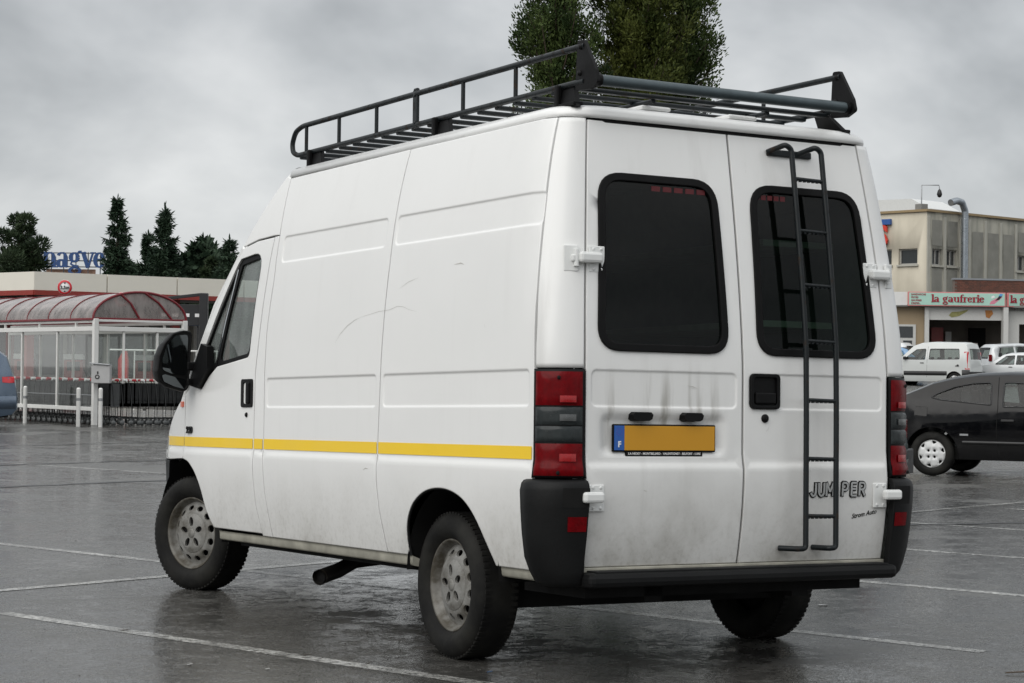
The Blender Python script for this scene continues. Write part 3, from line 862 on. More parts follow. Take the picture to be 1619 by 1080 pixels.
# rear doors
def rear_door(sgn):
    ef = emb_fn([])
    rects = [(.4125, 1.291, .3825, .081, .03, .005, .010)]
    if sgn < 0: rects.append((.42, 1.096, .335, .098, .05, .020, .045))
    ef = emb_fn(rects)
    out = [(.0055, .537), (door_e(.537) - .0075, .537)] + [(door_e(z) - .0075, z) for z in (.9, 1.37, 1.6, 1.8, 2.0, 2.2, 2.35)] + [(door_e(2.448) - .0075, 2.446), (.0055, 2.448)]
    wo = rounded([(.085, 1.458), (.755, 1.458), (.704, 2.215), (.100, 2.215)], [.10, .10, .12, .12], 7)
    m = MB()
    sf = lambda x, z: (sgn * x, door_y(z) + ef(x, z), z)
    panel(m, out, sf, INY, [wo], emb_rings(rects), .12, .03, .005, .07,
          lines=[[(x / 25, z) for x in range(0, 22)] for z in (.935, .948, .957, .966, .975, .984, .997)])
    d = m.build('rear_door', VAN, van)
    wo = ccw(wo)
    m = MB(); panel(m, inset(wo, -.008), lambda x, z: (sgn * x, door_y(z) - .009, z), INY, [inset(wo, .026)], [inset(wo, .009)], .5, .02, .005)
    m.build('window_seal', RUBBER, d)
    m = MB(); panel(m, inset(wo, .02), lambda x, z: (sgn * x, door_y(z) + .002, z), INY, (), (), .04, 0, 0, .03)
    m.build('rear_window', VGLASS, d)
    return d
dl = rear_door(-1); drr = rear_door(1)
# faint red sticker strips behind the glass
stk = plain('red_sticker', (.09, .005, .008), .5, var=.5, scale=60)
for x0, x1, par in ((-.44, -.14, dl), (.12, .30, drr)):
    for i in range(5):
        a = x0 + (x1 - x0) * i / 5; MB().box((a + (x1 - x0) * .09, door_y(2.165) + .001, 2.165), ((x1 - x0) * .15, .002, .022)).build('sticker_letter', stk, par)
# centre seam seal
m_ = MB(); m_.grid([[(-.009, door_y(z) + .012, z), (.009, door_y(z) + .012, z)] for z in [.53 + i * .06 for i in range(33)]]); m_.build('door_seal', DARK, van)
# right door handle, lock
m_ = MB(); hp = rounded([(.037, 1.214), (.197, 1.214), (.197, 1.37), (.037, 1.37)], .022)
panel(m_, hp, lambda x, z: (x, -.012, z), INY, [rectpts(.117, 1.292, .064, .062, .015)], (), .3, .03, .004)
m_.bbox((.117, .002, 1.292), (.132, .004, .128), .002); m_.bbox((.117, -.006, 1.262), (.11, .02, .05), .006)
m_.build('door_handle', BLACKPL, drr)
m_ = MB(); m_.lathe([(.001, -.012), (.012, -.012), (.019, -.006), (.019, .01)], 16, 'y', (.12, 0, 1.173)); m_.build('door_lock', BLACKPL, drr)
# plate lamps, number plate, dealer strip
for x0 in (-.545, -.281):
    m_ = MB(); p = [(-.056, .008), (-.045, .020), (.045, .020), (.056, .008), (.050, -.012), (.035, -.020), (-.035, -.020), (-.050, -.012)]
    m_.prism(p, lambda u, v: (x0 + u * .92, -.028, 1.174 + v * .9), lambda u, v: (x0 + u, .02, 1.174 + v)); m_.build('plate_lamp', BLACKPL, dl)
m_ = MB(); m_.bbox((-.4165, .003, 1.082), (.536, .012, .118), .005); m_.bbox((-.4165, .004, 1.016), (.40, .010, .022), .003)
pl_ = m_.build('number_plate', BLACKPL, dl)
MB().bbox((-.391, -.0045, 1.082), (.470, .004, .104), .001).build('plate_face', ORANGE, dl)
MB().bbox((-.652, -.0045, 1.082), (.050, .004, .104), .001).build('country_band', BLUE, dl)
m_ = text_mb('F', .034, .0006, .0012, 'CENTER'); m_.xf(frame((-.652, -.0072, 1.044), (1, 0, 0), (0, 0, 1))); m_.build('plate_letter', WHITEP, dl)
m_ = MB()
for k in range(12):
    a = 2 * pi * k / 12; m_.lathe([(.0005, -.0074), (.0022, -.0072)], 5, 'y', (-.652 + .014 * cos(a), 0, 1.108 + .014 * sin(a)))
m_.build('star_ring', plain('star_purple', (.10, .06, .40), .5), dl)
m_ = text_mb('S.A NEDEY - MONTBELIARD - VALENTIGNEY - BELFORT - LURE', .0135, .0004, .0002, 'CENTER'); m_.xf(frame((-.4165, -.0016, 1.0115), (1, 0, 0), (0, 0, 1))); m_.build('dealer_lettering', WHITEP, dl)
# model badge
def on_door(m, x, z, yo):
    m.xf(frame((x, 0, z), (1, 0, 0), (0, 0, 1)))
    for q in m.v: q.y += door_y(q.z) - yo
    return m
BH = .058                                                           # block letters of the badge, drawn stroke by stroke
def bowl(cx, cy, rx, ry, a0, a1): return [(cx + rx * cos(radians(a0 + (a1 - a0) * k / 8)), cy + ry * sin(radians(a0 + (a1 - a0) * k / 8))) for k in range(9)]
STROKES = {'J': [[(.75, 1)] + bowl(.38, .33, .37, .33, 0, -165)], 'U': [[(.08, 1)] + bowl(.46, .36, .38, .36, 180, 360) + [(.84, 1)]], 'M': [[(.06, 0), (.06, 1)], [(.06, 1), (.5, .30)], [(.5, .30), (.94, 1)], [(.94, 1), (.94, 0)]],
           'P': [[(.08, 0), (.08, 1)], [(.08, 1), (.5, 1)] + bowl(.5, .72, .36, .28, 90, -90) + [(.08, .44)]], 'E': [[(.08, 0), (.08, 1)], [(.08, 1), (.8, 1)], [(.08, .52), (.72, .52)], [(.08, 0), (.8, 0)]],
           'R': [[(.08, 0), (.08, 1)], [(.08, 1), (.5, 1)] + bowl(.5, .74, .34, .26, 90, -90) + [(.08, .48)], [(.44, .48), (.84, 0)]]}
for ch, x0, wid in (('J', .372, .036), ('U', .413, .040), ('M', .458, .043), ('P', .550, .037), ('E', .602, .036), ('R', .648, .040)):
    for wd, zt_, mt, nm in ((.0185, .003, BLACKPL, 'model_badge'), (.0085, .0065, BADGEG, 'badge_face')):
        m_ = MB()
        for k, st_ in enumerate(STROKES[ch]):
            P_ = [(u * wid, v * BH) for u, v in st_]
            e_ = .004 if wd > .01 else 0
            if e_:
                a_, b_ = Vector(P_[0]), Vector(P_[1]); q_ = a_ + (a_ - b_).normalized() * e_; c_2, d_2 = Vector(P_[-1]), Vector(P_[-2]); r_2 = c_2 + (c_2 - d_2).normalized() * e_
                P_ = [tuple(q_)] + P_[1:-1] + [tuple(r_2)]
            ribbon(m_, P_, [wd] * len(P_), zt_ + .0003 * k, .003)
        on_door(m_, x0, .829, 0).build(nm, mt, drr)
m_ = text_mb('Strom Auto', .030, .0005, .0003, shear=.35); m_.xf(Matrix.Rotation(radians(9), 4, 'Z')); on_door(m_, .618, .724, .001).build('dealer_script', BLACKPL, drr)
# hinges: white strap, two plates with screws
def hinge(z, mir, low):
    m = MB(); e_ = door_e(z)
    xs = [-e_ + .055, -e_ - (.048 if not low else .02)]
    y0 = door_y(z)
    m.bbox((xs[0], y0 - .004, z), (.078, .010, .112), .004)
    if not low:
        p = corner_pt(.33, z, .004); m.bbox((p.x, p.y, z), (.062, .012, .112), .004, Matrix.Rotation(radians(-24), 3, 'Z'))
    m.bbox((-e_ + (.012 if not low else .016), y0 - (.026 if not low else .046), z + .004), (.112 if not low else .100, .034, .046), .012)
    if not low: m.tube([(-e_ - .050, y0 - .012, z - .034), (-e_ - .050, y0 - .012, z + .036)], .012, 10)
    if not low: m.bbox((-e_ - .045, y0 - .004, z), (.05, .03, .03), .006)
    for dx in (-.018, .020):
        for dz in (-.043, .043): m.lathe([(.001, -.012), (.006, -.012), (.008, -.008)], 8, 'y', (xs[0] + dx, y0, z + dz))
    if mir: m = m.mirror()
    h = m.build('door_hinge', WHITEM, drr if mir else dl)
for mir in (False, True):
    hinge(1.838, mir, False); hinge(.829, mir, True)
# corner bumpers and rear step
def corner_bumper():
    m = MB(); rows = []
    zs = [.455, .462, .478, .52, .58, .68, .78, .86, .89, .902, .9085]
    for i, z in enumerate(zs):
        oz = {0: -.01, 1: .018, 2: .032, 9: .022, 10: -.004, 8: .034}.get(i, .042)
        tap = .045 * (1 - sstep(.45, .60, z))
        row = []
        for j in range(21):
            s = j / 20 * 1.0
            p = corner_pt(s, max(z, .56), oz - tap * sstep(.2, 1, s)); p.z = z
            row.append(p)
        e = row[-1]; row.append(Vector((e.x + .006, .165, z))); row.append(Vector((e.x + .03, .175, z)))
        a = row[0]; row = [Vector((a.x + .002, a.y + .03, z)), Vector((a.x, a.y + .006, z))] + row
        rows.append(row)
    m.grid(rows)
    return m
cbs = both(corner_bumper(), 'corner_bumper', GREYPL)
for mir in (0, 1):
    m = MB()
    rows = [[corner_pt(.03 + .28 * j / 4, z, .046) for j in range(5)] for z in (.690, .72, .752)]
    m.grid(rows)
    (m.mirror() if mir else m).build('rear_reflector', REDL, cbs[mir])
    m = MB(); rows = [[corner_pt(.0 + .38 * j / 4, z, .0435) for j in range(5)] for z in (.79, .83, .872)]
    m.grid(rows); (m.mirror() if mir else m).build('hinge_recess', DARK, cbs[mir])
m_ = MB(); m_.bbox((0, .0, .486), (1.66, .15, .062), .022); m_.bbox((0, -.004, .519), (1.58, .10, .010), .004)
m_.build('rear_step', GREYPL, van)
MB().bbox((0, .075, .522), (1.66, .10, .026), .004).build('rear_sill', SILL, van)
# sills
for y0, y1, z0 in ((1.272, 3.615, .455), (.17, .448, .462)):
    m = MB(); rows = []
    for i in range(25):
        y = y0 + (y1 - y0) * i / 24
        rows.append([(-side_x(y, .52) + dx, y, z) for dx, z in ((.004, .519), (.009, .516), (.010, .505), (.012, z0 + .022), (.018, z0 + .014), (.04, z0 + .010), (.14, z0 + .008))])
    m.grid(rows); m.add(rows[-1], [tuple(range(len(rows[-1])))], False); m.add(rows[0], [tuple(range(len(rows[0])))], False)
    both(m, 'side_sill', SILL)
# wheel housings
def liner(yc, zc, r, rz, x1=.60, out=.975):
    m = MB(); rows = []
    for i in range(25):
        a = pi * (-.0 + 1.0 * i / 24)
        rows.append([(-x, yc - r * cos(a), zc + rz * sin(a)) for x in (out, .9, x1)])
    m.grid(rows)
    m.add([(-x1, yc - r * 1.1, .44), (-x1, yc + r * 1.1, .44), (-x1, yc + r * 1.1, zc + rz * 1.05), (-x1, yc - r * 1.1, zc + rz * 1.05)], [(0, 1, 2, 3)], False)
    return m
both(liner(.87, .45, .43, .41), 'wheel_housing', DARK)
both(liner(4.16, .45, .50, .475, .55, .93), 'wheel_housing', DARK)
# arch lip
m_ = MB(); m_.tube([(-side_x(y, z) + .010, y, z) for y, z in ARCH_R if z > .515], .008, 6); both(m_, 'arch_lip', GREYPL)
# floor, chassis, axle, exhaust, spare wheel
m_ = MB(); m_.box((0, 2.45, .47), (1.76, 2.1, .06)); m_.box((0, .95, .47), (1.10, 1.0, .06)); m_.box((0, 4.2, .47), (1.0, 1.4, .06)); m_.box((0, .35, .43), (1.5, .5, .06)); m_.box((.2, 2.2, .40), (.6, 1.6, .10))
for s in (-1, 1): m_.box((s * .40, 2.2, .42), (.09, 4.2, .09))
m_.build('chassis_floor', DARK, van)
m_ = MB(); m_.tube([(-.80, .97, .36), (.80, .97, .385)], .05, 10)
for s in (-1, 1): m_.box((s * .52, .97, .40), (.06, 1.2, .05))
m_.box((0, .25, .435), (1.35, .12, .07)); m_.box((0, .75, .37), (1.5, .08, .12))
m_.build('rear_axle', DARK, van)
m_ = MB(); P = [(-.86, 2.50, .328), (-.70, 2.61, .352), (-.56, 2.69, .395), (-.36, 2.60, .425), (-.2, 2.3, .425)]
m_.tube(P, .040, 14, cap=False); m_.tube([P[0], P[1], P[2]], .034, 14, cap=False)
pass
MB().tube([(-.852, 2.5055, .3292), (-.862, 2.4986, .3277)], .0425, 16, cap=False).build('pipe_rim', plain('pipe_rim', (.10, .085, .07), .5, .5, var=.4), van); MB().tube([(-.84, 2.514, .331), (-.83, 2.5205, .3325)], .037, 14).build('pipe_bore', DARK, van)
m_.build('exhaust_pipe', plain('exhaust', (.03, .028, .026), .6, .4, var=.3), van)
# cab interior
MB().bbox((0, 4.05, 1.13), (1.70, .50, .22), .06).build('dashboard', DASH, van)
m_ = MB(); M = Matrix.Translation((-.45, 3.78, 1.32)) @ Matrix.Rotation(radians(-55), 4, 'X')
m_.tube([M @ Vector((.20 * cos(a), .20 * sin(a), 0)) for a in [2 * pi * k / 28 for k in range(28)]], .014, 8, closed=True)
m_.tube([M @ Vector((-.2, 0, 0)), M @ Vector((0, 0, -.03)), M @ Vector((.2, 0, 0))], .014, 6); m_.tube([M @ Vector((0, 0, -.03)), M @ Vector((0, 0, -.3))], .025, 8)
m_.build('steering_wheel', DASH, van)
for x0 in (-.50, .22, .62):
    m_ = MB(); m_.bbox((x0, 3.25, .92), (.46, .5, .16), .05); m_.bbox((x0, 2.98, 1.22), (.44, .14, .62), .05, Matrix.Rotation(radians(-8), 3, 'X')); m_.bbox((x0, 2.94, 1.60), (.26, .09, .16), .035)
    m_.build('cab_seat', SEAT, van)
MB().box((0, 2.83, 1.37), (1.78, .02, 1.70)).build('bulkhead', LINER, van)
m_ = MB()
m_.add([(-.9, .16, .93), (.9, .16, .93), (.9, 2.82, .93), (-.9, 2.82, .93), (-.9, .16, 2.2), (-.84, .2, 2.42), (.84, .2, 2.42), (.9, .16, 2.2), (-.9, 2.82, 2.2), (-.84, 2.82, 2.42), (.84, 2.82, 2.42), (.9, 2.82, 2.2)],
       [(0, 1, 2, 3), (0, 3, 8, 4), (4, 8, 9, 5), (5, 9, 10, 6), (6, 10, 11, 7), (7, 11, 2, 1)], False)
m_.build('cargo_lining', LINER, van)
for z in (1.2, 1.62, 2.0):
    MB().box((.62, 1.5, z), (.42, 2.2, .03)).build('cargo_shelf', plain('shelf_wood', (.30, .29, .25), .7, var=.3), van)
# roof cab lining so the cab top is closed
MB().box((0, 3.1, 2.10), (1.7, .5, .02)).build('cab_headlining', LINER, van)

# wheels
def wheel_parts(mats, R=.334, W=.20, rim=.207, dishes=5, holes=10, steel=True):
    tyre = MB(); hw = W / 2
    prof = [(rim - .012, hw - .05), (rim + .002, hw - .022), (rim + .012, hw - .010), (rim + .030, hw + .006), (rim + .055, hw + .013), (rim + .085, hw + .009), (R - .018, hw - .004), (R - .006, hw - .020), (R, hw - .045)]
    full = prof + [(r, -h) for r, h in prof[::-1]]
    tyre.lathe(full, 56)
    # tread blocks on the shoulder
    for k in range(72):
        a = 2 * pi * k / 72
        for s in (1, -1): tyre.box((s * (hw - .034), (R - .0068) * cos(a), (R - .0068) * sin(a)), (.034, .015, .016), Matrix.Rotation(a, 3, 'X'))
    return tyre
def wheel_rim(hw=.10, rim=.207):
    m = MB(); bowl = MB(); cap = MB()
    m.lathe([(rim - .030, hw - .055), (rim - .012, hw - .020), (rim - .004, hw - .004), (rim + .004, hw - .001), (rim + .006, hw - .012)], 48)      # outer flange
    H = []
    for k in range(12):
        a = 2 * pi * (k + .3) / 12
        H.append([(.150 * cos(a) + .015 * cos(b) * cos(a) - .022 * sin(b) * sin(a), .150 * sin(a) + .015 * cos(b) * sin(a) + .022 * sin(b) * cos(a)) for b in [2 * pi * q / 12 for q in range(12)]])
    def dx(r): return hw - .045 + .030 * (1 - sstep(.125, .185, r))
    out = [(.190 * cos(2 * pi * k / 48), .190 * sin(2 * pi * k / 48)) for k in range(48)]
    inn = [(.108 * cos(2 * pi * k / 36), .108 * sin(2 * pi * k / 36)) for k in range(36)]
    panel(m, out, lambda u, v: (dx(math.hypot(u, v)), u, v), Vector((-1, 0, 0)), H + [inn], (), .025, .012, .002, .04)
    bowl.lathe([(.001, hw - .10), (.20, hw - .10), (.20, hw - .05)], 32)
    C = []
    for k in range(5):
        a = 2 * pi * k / 5 + pi / 2
        C.append([(.066 * cos(a) + .029 * cos(b) * cos(a) - .017 * sin(b) * sin(a), .066 * sin(a) + .029 * cos(b) * sin(a) + .017 * sin(b) * cos(a)) for b in [2 * pi * q / 14 for q in range(14)]])
    co = [(.116 * cos(2 * pi * k / 44), .116 * sin(2 * pi * k / 44)) for k in range(44)]
    def cx(r): return hw - .004 - .010 * sstep(.095, .116, r)
    panel(cap, co, lambda u, v: (cx(math.hypot(u, v)), u, v), Vector((-1, 0, 0)), C, [[(.03 * cos(2 * pi * k / 20), .03 * sin(2 * pi * k / 20)) for k in range(20)], [(.027 * cos(2 * pi * k / 20), .027 * sin(2 * pi * k / 20)) for k in range(20)]], .02, .014, .003, .04)
    cap.lathe([(.001, hw + .001), (.024, hw + .001), (.0275, hw - .003)], 20)
    bowl.lathe([(.001, hw - .024), (.112, hw - .020)], 24)
    return m, bowl, cap
tyre_mb = wheel_parts(None); rim_mb = wheel_rim()
def van_wheel(x, y, z, steer, left, spin):
    e = bpy.data.objects.new('wheel', None); COL.objects.link(e); e.parent = van; e.location = (x, y, z); e.empty_display_size = .2
    Rm = Matrix.Rotation(steer, 3, 'Z') @ (Matrix.Rotation(pi, 3, 'Z') if left else Matrix.Identity(3)) @ Matrix.Rotation(spin, 3, 'X')
    e.rotation_euler = Rm.to_euler()
    return e
for q in rim_mb: q.xf(Matrix.Translation((-.014, 0, 0)))
TM = None
for x, y, z, st, left, spin in ((-.826, .985, .398, radians(-1.5), True, .15), (-.830, 4.205, .474, radians(19), True, .05), (.826, .969, .421, 0, False, .4), (.826, 4.176, .497, radians(18), False, .9)):
    e = van_wheel(x, y, z, st, left, spin)
    if TM is None:
        TM = [tyre_mb.build('tyre', TYRE, e)] + [rim_mb[0].build('rim', RIM, e), rim_mb[1].build('rim_bowl', DARK, e), rim_mb[2].build('hub_cap', RIM, e)]
    else:
        for o in TM:
            c = o.copy(); COL.objects.link(c); c.parent = e

# ladder on the right rear door
lad = bpy.data.objects.new('rear_ladder', None); COL.objects.link(lad); lad.parent = van
def curve(pts, n=6):
    """polyline with rounded bends"""
    out = [Vector(pts[0])]
    for i in range(1, len(pts) - 1):
        a, b, c = Vector(pts[i - 1]), Vector(pts[i]), Vector(pts[i + 1]); r = min((a - b).length, (c - b).length) * .45
        r = min(r, .07)
        p0 = b + (a - b).normalized() * r; p1 = b + (c - b).normalized() * r
        for k in range(n + 1):
            s = k / n; out.append(p0 * (1 - s) ** 2 + b * 2 * s * (1 - s) + p1 * s * s)
    out.append(Vector(pts[-1])); return out
def ly(z): return -.070 + (.105 * ((z - 1.40) / 1.05) ** 1.3 if z > 1.4 else 0)
def lx(x0, z): return x0 - (.018 * ((z - 1.5) / .9) if z > 1.5 else 0)
for x0 in (.298, .468):
    pts = [(lx(x0, 2.37) - .065, door_y(2.385) - .006, 2.378), (lx(x0, 2.37) - .03, ly(2.40) - .0, 2.404), (lx(x0, 2.38), ly(2.38), 2.385)]
    pts += [(lx(x0, z), ly(z), z) for z in (2.25, 2.05, 1.85, 1.65, 1.5, 1.2, .9, .70)] + [(x0, -.07, .600), (x0 - .035, -.07, .598), (x0 - (.08 if x0 < .4 else .062), door_y(.6) - .004, .598)]
    MB().tube(curve(pts), .0125, 10).build('stile', RACKMAT, lad)
for z in (2.252, 2.016, 1.772, 1.521, 1.258, .998, .744):
    m_ = MB(); a, b = lx(.298, z), lx(.468, z); m_.tube([(a, ly(z), z), (b, ly(z), z - .004)], .0085, 8)
    for k in range(7): m_.box((a + (b - a) * (k + .5) / 7, ly(z), z - .011), (.011, .012, .006))
    m_.build('rung', RACKMAT, lad)
m_ = MB(); m_.bbox((.335, door_y(2.375) - .008, 2.376), (.25, .014, .030), .004); m_.build('ladder_bracket', RACKMAT, lad)

# roof rack
rack = bpy.data.objects.new('roof_rack', None); COL.objects.link(rack); rack.parent = van
XL, XR = -.775, .625
for x0 in (XL, XR):
    low = [(x0, .10, 2.604), (x0, 1.0, 2.603), (x0, 2.0, 2.602), (x0, 3.04, 2.601), (x0, 3.105, 2.625), (x0, 3.115, 2.675), (x0, 3.075, 2.735), (x0, 2.985, 2.757), (x0, 2.0, 2.757), (x0, 1.0, 2.757), (x0, .10, 2.757)]
    MB().tube(curve(low), .014, 10).build('side_rail', RACKMAT, rack)
    for y in (2.93, 2.52, 2.08, 1.172, .683):
        MB().tube([(x0, y, 2.60), (x0, y, 2.757)], .0105, 8).build('upright', RACKMAT, rack)
    m_ = MB(); m_.bbox((x0 - .002, 1.645, 2.680), (.016, .05, .19), .006); m_.bbox((x0, 1.645, 2.775), (.02, .04, .02), .008)
    for z in (2.612, 2.75): m_.lathe([(.001, -.014), (.011, -.014), (.011, 0)], 8, 'x', (x0, 1.645, z))
    m_.build('upright_plate', RACKMAT, rack)
    s = -1 if x0 < 0 else 1
    for y in (2.79, 1.36, .232):
        m_ = MB(); gx = -.80 if s < 0 else .715
        poly = [(-.10, 0), (.085, 0), (.085, .02), (.045, .135), (-.03, .150), (-.085, .03)]
        f0 = lambda u, v: (gx + (x0 - gx) * v / .15 - s * .004, y + u, 2.50 + v * .75)
        f1 = lambda u, v: (gx + (x0 - gx) * v / .15 - s * .028, y + u * .96, 2.50 + v * .75)
        m_.prism(poly, f0, f1)
        m_.bbox((gx + (x0 - gx) * .5 + s * .006, y + .055, 2.555), (.03, .03, .11), .008)
        m_.bbox((gx - s * .02, y, 2.515), (.05, .18, .016), .004)
        m_.build('rack_foot', BLACKPL, rack)
    # end plates that carry the roller
    px_ = x0 + s * -.012 if s > 0 else x0 + .012
    m_ = MB(); poly = rounded([(.165, 2.572), (.05, 2.562), (-.012, 2.585), (.004, 2.64), (.098, 2.782), (.15, 2.785)], .014, 3)
    m_.prism(poly, lambda y, z: (x0 + .008, y, z), lambda y, z: (x0 - .008, y, z))
    for y, z in ((.122, 2.755), (.128, 2.642)): m_.lathe([(.001, -.018), (.012, -.016), (.014, -.006), (.014, .018), (.001, .019)], 10, 'x', (x0, y, z))
    m_.build('end_plate', BLACKPL, rack)
m_ = MB(); m_.tube([(XL + .03, .036, 2.603), (XR - .005, .036, 2.603)], .0245, 18); m_.build('loading_roller', ROLLER, rack)
m_ = MB(); m_.tube([(XL + .004, .036, 2.603), (XL + .036, .036, 2.603)], .028, 14); m_.tube([(XR - .03, .036, 2.603), (XR + .012, .036, 2.603)], .028, 14); m_.build('roller_end', BLACKPL, rack)
for k in range(18):
    y = .20 + k * .165
    m_ = MB(); m_.bbox(((XL + XR) / 2, y, 2.587), (XR - XL, .034, .020), .007); m_.build('slat', RACKMAT, rack)
for x0 in (-.35, .28):
    m_ = MB(); m_.tube([(x0, .2, 2.570), (x0, 3.0, 2.570)], .011, 8); m_.build('cross_rail', RACKMAT, rack)

# scratches and dents on the left flank and rear door
SCR = plain('scratch_mark', (.47, .46, .43), .7, var=.3)
def scratch(par, pts, wd=.0026, onside=True):
    wd *= .45; m = MB(); rows = []
    for i, (u, v) in enumerate(pts):
        tp = wd * (1 - abs(2 * i / (len(pts) - 1) - 1) ** 2 * .8)
        if onside: rows.append([(-side_x(u, v + k) - .0009, u, v + k) for k in (-tp, tp)])
        else: rows.append([(u + k * .7, door_y(v) - .0009, v + k * .7) for k in (-tp, tp)])
    m.grid(rows); return m.build('scratch', SCR, par)
scratch(van, [(2.07, 1.535), (2.02, 1.575), (1.94, 1.615), (1.86, 1.640), (1.80, 1.650)])
scratch(van, [(1.80, 1.652), (1.70, 1.662), (1.60, 1.672), (1.48, 1.676), (1.40, 1.690), (1.34, 1.684), (1.28, 1.668), (1.20, 1.655)], .0018)
scratch(van, [(1.40, 1.77), (1.30, 1.80), (1.20, 1.815)], .0018)
scratch(van, [(1.72, .905), (1.69, .915), (1.66, .912)], .005)
scratch(van, [(.56, 1.575), (.553, 1.56), (.55, 1.53)], .004)
scratch(van, [(.86, 1.855), (.80, 1.858), (.77, 1.85)], .006)
scratch(van, [(1.80, .92), (1.79, .80), (1.74, .68)], .0018)
for pts, wd in (([(-.30, 1.31), (-.27, 1.306), (-.245, 1.298)], .004), ([(-.225, 1.298), (-.21, 1.296)], .003), ([(.125, 1.115), (.137, 1.122), (.146, 1.14)], .004), ([(-.53, .862), (-.52, .857), (-.51, .856)], .004), ([(-.26, .73), (-.262, .69), (-.268, .65)], .0016), ([(.655, .945), (.656, .93)], .003), ([(.652, .985), (.653, .968)], .0025), ([(-.70, .67), (-.65, .676)], .002)):
    scratch(van, pts, wd, False)
for a, b in ((2.30, 2.32), (2.27, 2.285)): scratch(van, [(.085, a), (.086, b)], .004, False)

# ------------------------------------------------------------------ cars
def paint(name, col, coat=.8, rough=.35, metal=0.0): return plain(name, col, rough, metal, coat, var=.05, scale=2)
HUBW = plain('wheel_cover_white', (.62, .63, .63), .35, coat=.4, var=.08)
ALLOY = plain('alloy', (.40, .41, .42), .35, .5, var=.1)
BLKTRIM = plain('black_trim', (.012, .012, .013), .5, var=.2)
SEATM = plain('car_seat', (.035, .035, .038), .9, var=.3)
def carside(L, W, belt, tum, e0=.6, e1=.9):
    def f(y, z):
        x = W / 2
        if z < .55: x -= .07 * ((.55 - z) / .35) ** 2
        if z > belt: x -= tum * (z - belt) + .10 * max(0, z - belt) ** 2
        x -= .015 * max(0, 1 - abs(z - belt) / .12)
        if y < e0: x -= .17 * ((e0 - y) / e0) ** 2.2
        if y > L - e1: x -= .26 * ((y - L + e1) / e1) ** 2.2
        return x
    return f
def heading(h): w_ = vdir(*h); return atan2(-w_.x, w_.y)
